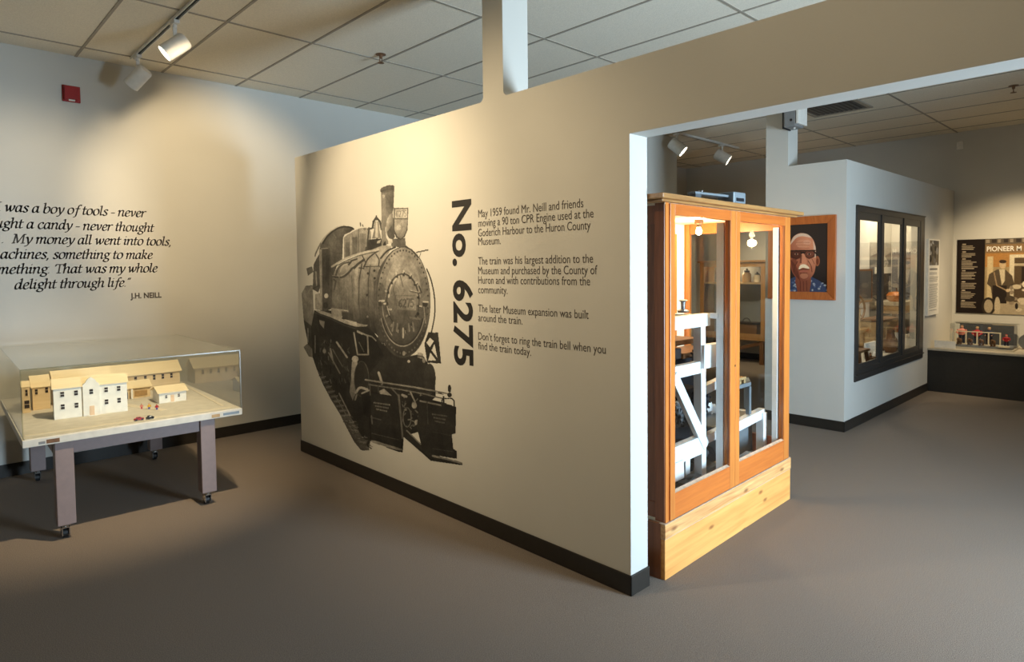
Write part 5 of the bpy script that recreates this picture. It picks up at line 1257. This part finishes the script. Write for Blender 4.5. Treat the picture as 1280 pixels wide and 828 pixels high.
# ------------------------------------------------------------------ pioneer poster
def poster():
    o = thing('history_poster', 'sepia history poster with black text column and photograph above the plinth', 'poster', (FX, 1.2, 1.33))
    b = MB(); b.box(-.012, -.0008, .35-1.2, 2.04-1.2, .865-1.33, 1.80-1.33, 'black'); b.build('poster_board', o)
    p = Paint('x', FX-.0125, .35, 2.038, .867, 1.798, .006, (.62, .54, .40))
    F = lambda y, z: pj((FX-.0125, y, z))
    def R(ya, yb, za, zb, c, **k): p.poly([F(ya, za), F(yb, za), F(yb, zb), F(ya, zb)], c, **k)
    R(2.04, 1.745, .86, 1.80, (.13, .10, .09)); rg = random.Random(3)
    for zt_, n in ((1.745, 3), (1.65, 3), (1.56, 6), (1.41, 5), (1.27, 4), (1.16, 5), (1.03, 4)):
        R(1.985, 1.945, zt_-.012, zt_, (.78, .72, .62))
        for i in range(n): R(1.99, 1.99-rg.uniform(.10, .17), zt_-.034-i*.020, zt_-.023-i*.020, (.62, .57, .49))
    # photograph: shop front, sign board, man, window, vehicle
    R(1.742, .35, 1.73, 1.80, (.36, .32, .27)); R(1.742, .35, 1.62, 1.73, (.50, .40, .28)); R(1.742, .35, 1.45, 1.62, (.66, .47, .26), grad=(F(1.6, 1.6), F(1.0, 1.3), (.60, .50, .36)))
    for i in range(22): ya = 1.74-i*.06; R(ya, ya-rg.uniform(.02, .05), 1.75, 1.79, (.22, .19, .17) if i % 2 else (.56, .51, .44))
    R(1.50, .6, .90, 1.60, (.82, .77, .66)); R(1.45, .6, .90, 1.56, (.34, .28, .21)); R(1.45, .6, 1.46, 1.49, (.70, .64, .53)); R(1.38, .9, 1.20, 1.45, (.20, .16, .13)); R(1.33, 1.27, 1.20, 1.45, (.42, .36, .28))
    R(1.72, 1.66, .95, 1.58, (.78, .70, .54)); R(1.742, .35, .867, 1.02, (.66, .60, .50))
    E = lambda y, z, ry, rz_, c, a=1.: (lambda q: p.ell(q[0], q[1], abs(F(y-ry, z)[0]-q[0]), abs(F(y, z+rz_)[1]-q[1]), c, a))(F(y, z))
    # man: coat, shirt, head
    p.poly([F(1.70, 1.36), F(1.62, 1.42), F(1.54, 1.42), F(1.47, 1.34), F(1.44, 1.20), F(1.50, 1.22), F(1.48, 1.05), F(1.66, 1.04), F(1.68, 1.20), F(1.72, 1.24)], (.34, .29, .23))
    p.poly([F(1.60, 1.42), F(1.54, 1.42), F(1.54, 1.28), F(1.57, 1.22)], (.80, .74, .62)); p.poly([F(1.66, 1.22), F(1.52, 1.22), F(1.52, 1.00), F(1.66, 1.00)], (.18, .15, .13))
    E(1.565, 1.475, .032, .05, (.76, .66, .52)); E(1.565, 1.515, .036, .022, (.24, .19, .15)); p.line([F(1.65, 1.38), F(1.62, 1.22), F(1.52, 1.16)], 1.6, (.62, .52, .40)); E(1.51, 1.16, .02, .02, (.80, .70, .56))
    for i in range(46):
        E(rg.uniform(.5, 1.5), rg.uniform(.92, 1.24), rg.uniform(.015, .05), rg.uniform(.012, .04), rg.choice([(.78, .72, .61), (.30, .26, .21), (.56, .50, .42), (.86, .80, .70), (.18, .15, .13)]))
    E(1.70, .96, .07, .11, (.20, .17, .14)); E(1.70, .96, .045, .085, (.66, .60, .50)); E(1.61, .96, .03, .12, (.74, .68, .57)); R(1.22, .5, .90, 1.03, (.76, .71, .61)); p.line([F(1.30, .92), F(1.12, 1.06)], 1.8, (.24, .20, .17)); p.line([F(1.12, 1.03), F(.7, 1.02)], 1, (.30, .26, .22))
    p.grain(.08)
    p.build('poster_print', -.0004, -1, 'paint', parent=o, loc=(FX, 1.2, 1.33))
    t = MB(); put(t, text_geo('PIONEER M', .02), -1.728, -1.385, 1.645, .085, lambda u, v: (-.0136, -u-1.2, v-1.33), 'paper'); o2 = t.build('poster_title', o); o2['label'] = 'pale PIONEER lettering'
poster()

# ------------------------------------------------------------------ oak display case seen through the cabinet
bx = thing('oak_display_case', 'oak glass-fronted case on trestle legs seen through the tall cabinet', 'cabinet', (9.30, 4.33, 0))
W_, D_, ZB, ZTOP = 1.08, .44, .36, 1.55
b = MB(); b.box(0, .03, 0, .07, ZB, ZTOP, 'oak'); b.box(0, .03, W_-.07, W_, ZB, ZTOP, 'oak'); b.box(0, .03, .07, W_-.07, ZTOP-.07, ZTOP, 'oak'); b.box(0, .03, .07, W_-.07, ZB, ZB+.10, 'oak'); b.box(0, .03, W_/2-.03, W_/2+.03, ZB+.1, ZTOP-.07, 'oak'); b.build('front_frame', bx, bevel=.003)
b = MB(); b.box(.012, .016, .07, W_-.07, ZB+.1, ZTOP-.07, 'glass'); b.build('pane', bx)
b = MB(); b.box(.03, D_, 0, .02, ZB, ZTOP, 'oak'); b.box(.03, D_, W_-.02, W_, ZB, ZTOP, 'oak'); b.box(D_-.02, D_, .02, W_-.02, ZB, ZTOP, 'grey'); b.box(.03, D_, .02, W_-.02, ZTOP-.02, ZTOP, 'oak'); b.box(.03, D_, .02, W_-.02, ZB, ZB+.03, 'oak'); b.build('carcass', bx)
b = MB(); b.box(-.03, D_+.01, -.03, W_+.03, ZTOP, ZTOP+.03, 'oakx'); b.build('case_top', bx, bevel=.004)
b = MB(); b.box(.04, D_-.03, .03, W_-.03, 1.215, 1.24, 'tan'); b.build('shelf', bx)
for yy in (.06, W_-.06):
    for xx in (.04, D_-.04): b = MB(); b.box(xx-.03, xx+.03, yy-.03, yy+.03, 0, ZB, 'brown'); b.build('leg', bx)
b = MB(); b.beam((.04, .10, ZB-.04), (.04, W_-.10, .06), .03, .05, 'brown'); b.build('brace', bx)
point('oak_case_lamp', (9.5, 4.87, 1.44), 4, (1, .78, .46), .03)
def jar(x, y, z, k, m_, label):
    o = thing('old_jar', label, 'jar', (x, y, z), 0, 'jars in the oak case')
    b = MB(); b.lathe([(.001, 0), (.05*k, 0), (.055*k, .02*k), (.055*k, .10*k), (.035*k, .13*k)], n=14, m=m_); b.build('jar_body', o, smooth=True)
    b = MB(); b.lathe([(.038*k, .13*k), (.038*k, .15*k), (.012*k, .155*k), (.015*k, .175*k), (.001, .18*k)], n=14, m='iron'); b.build('lid', o, smooth=True)
jar(9.5, 5.20, 1.2405, 1.0, 'grey', 'grey jar on the oak case shelf, at its left end')
jar(9.5, 5.06, 1.2405, .8, 'iron', 'dark jar on the oak case shelf, second from its left end')
jar(9.5, 4.72, 1.2405, 1.2, 'tan', 'tan jar on the oak case shelf behind the right pane')
jar(9.5, 4.55, 1.2405, .9, 'cream', 'cream jar on the oak case shelf, at its right end')
o = thing('tool_box', 'dark tool box on the floor of the oak case', 'box', (9.5, 4.72, ZB+.0305))
b = MB(); b.box(-.12, .12, -.22, .22, 0, .20, 'brown'); b.build('box_body', o, bevel=.005); b = MB(); b.box(-.125, .125, -.225, .225, .20, .23, 'iron'); b.build('lid', o, bevel=.004); b = MB(); b.ring((0, 0, .23), (1, 0, 0), .06, .008, 14, 6, 'iron'); b.build('handle', o)
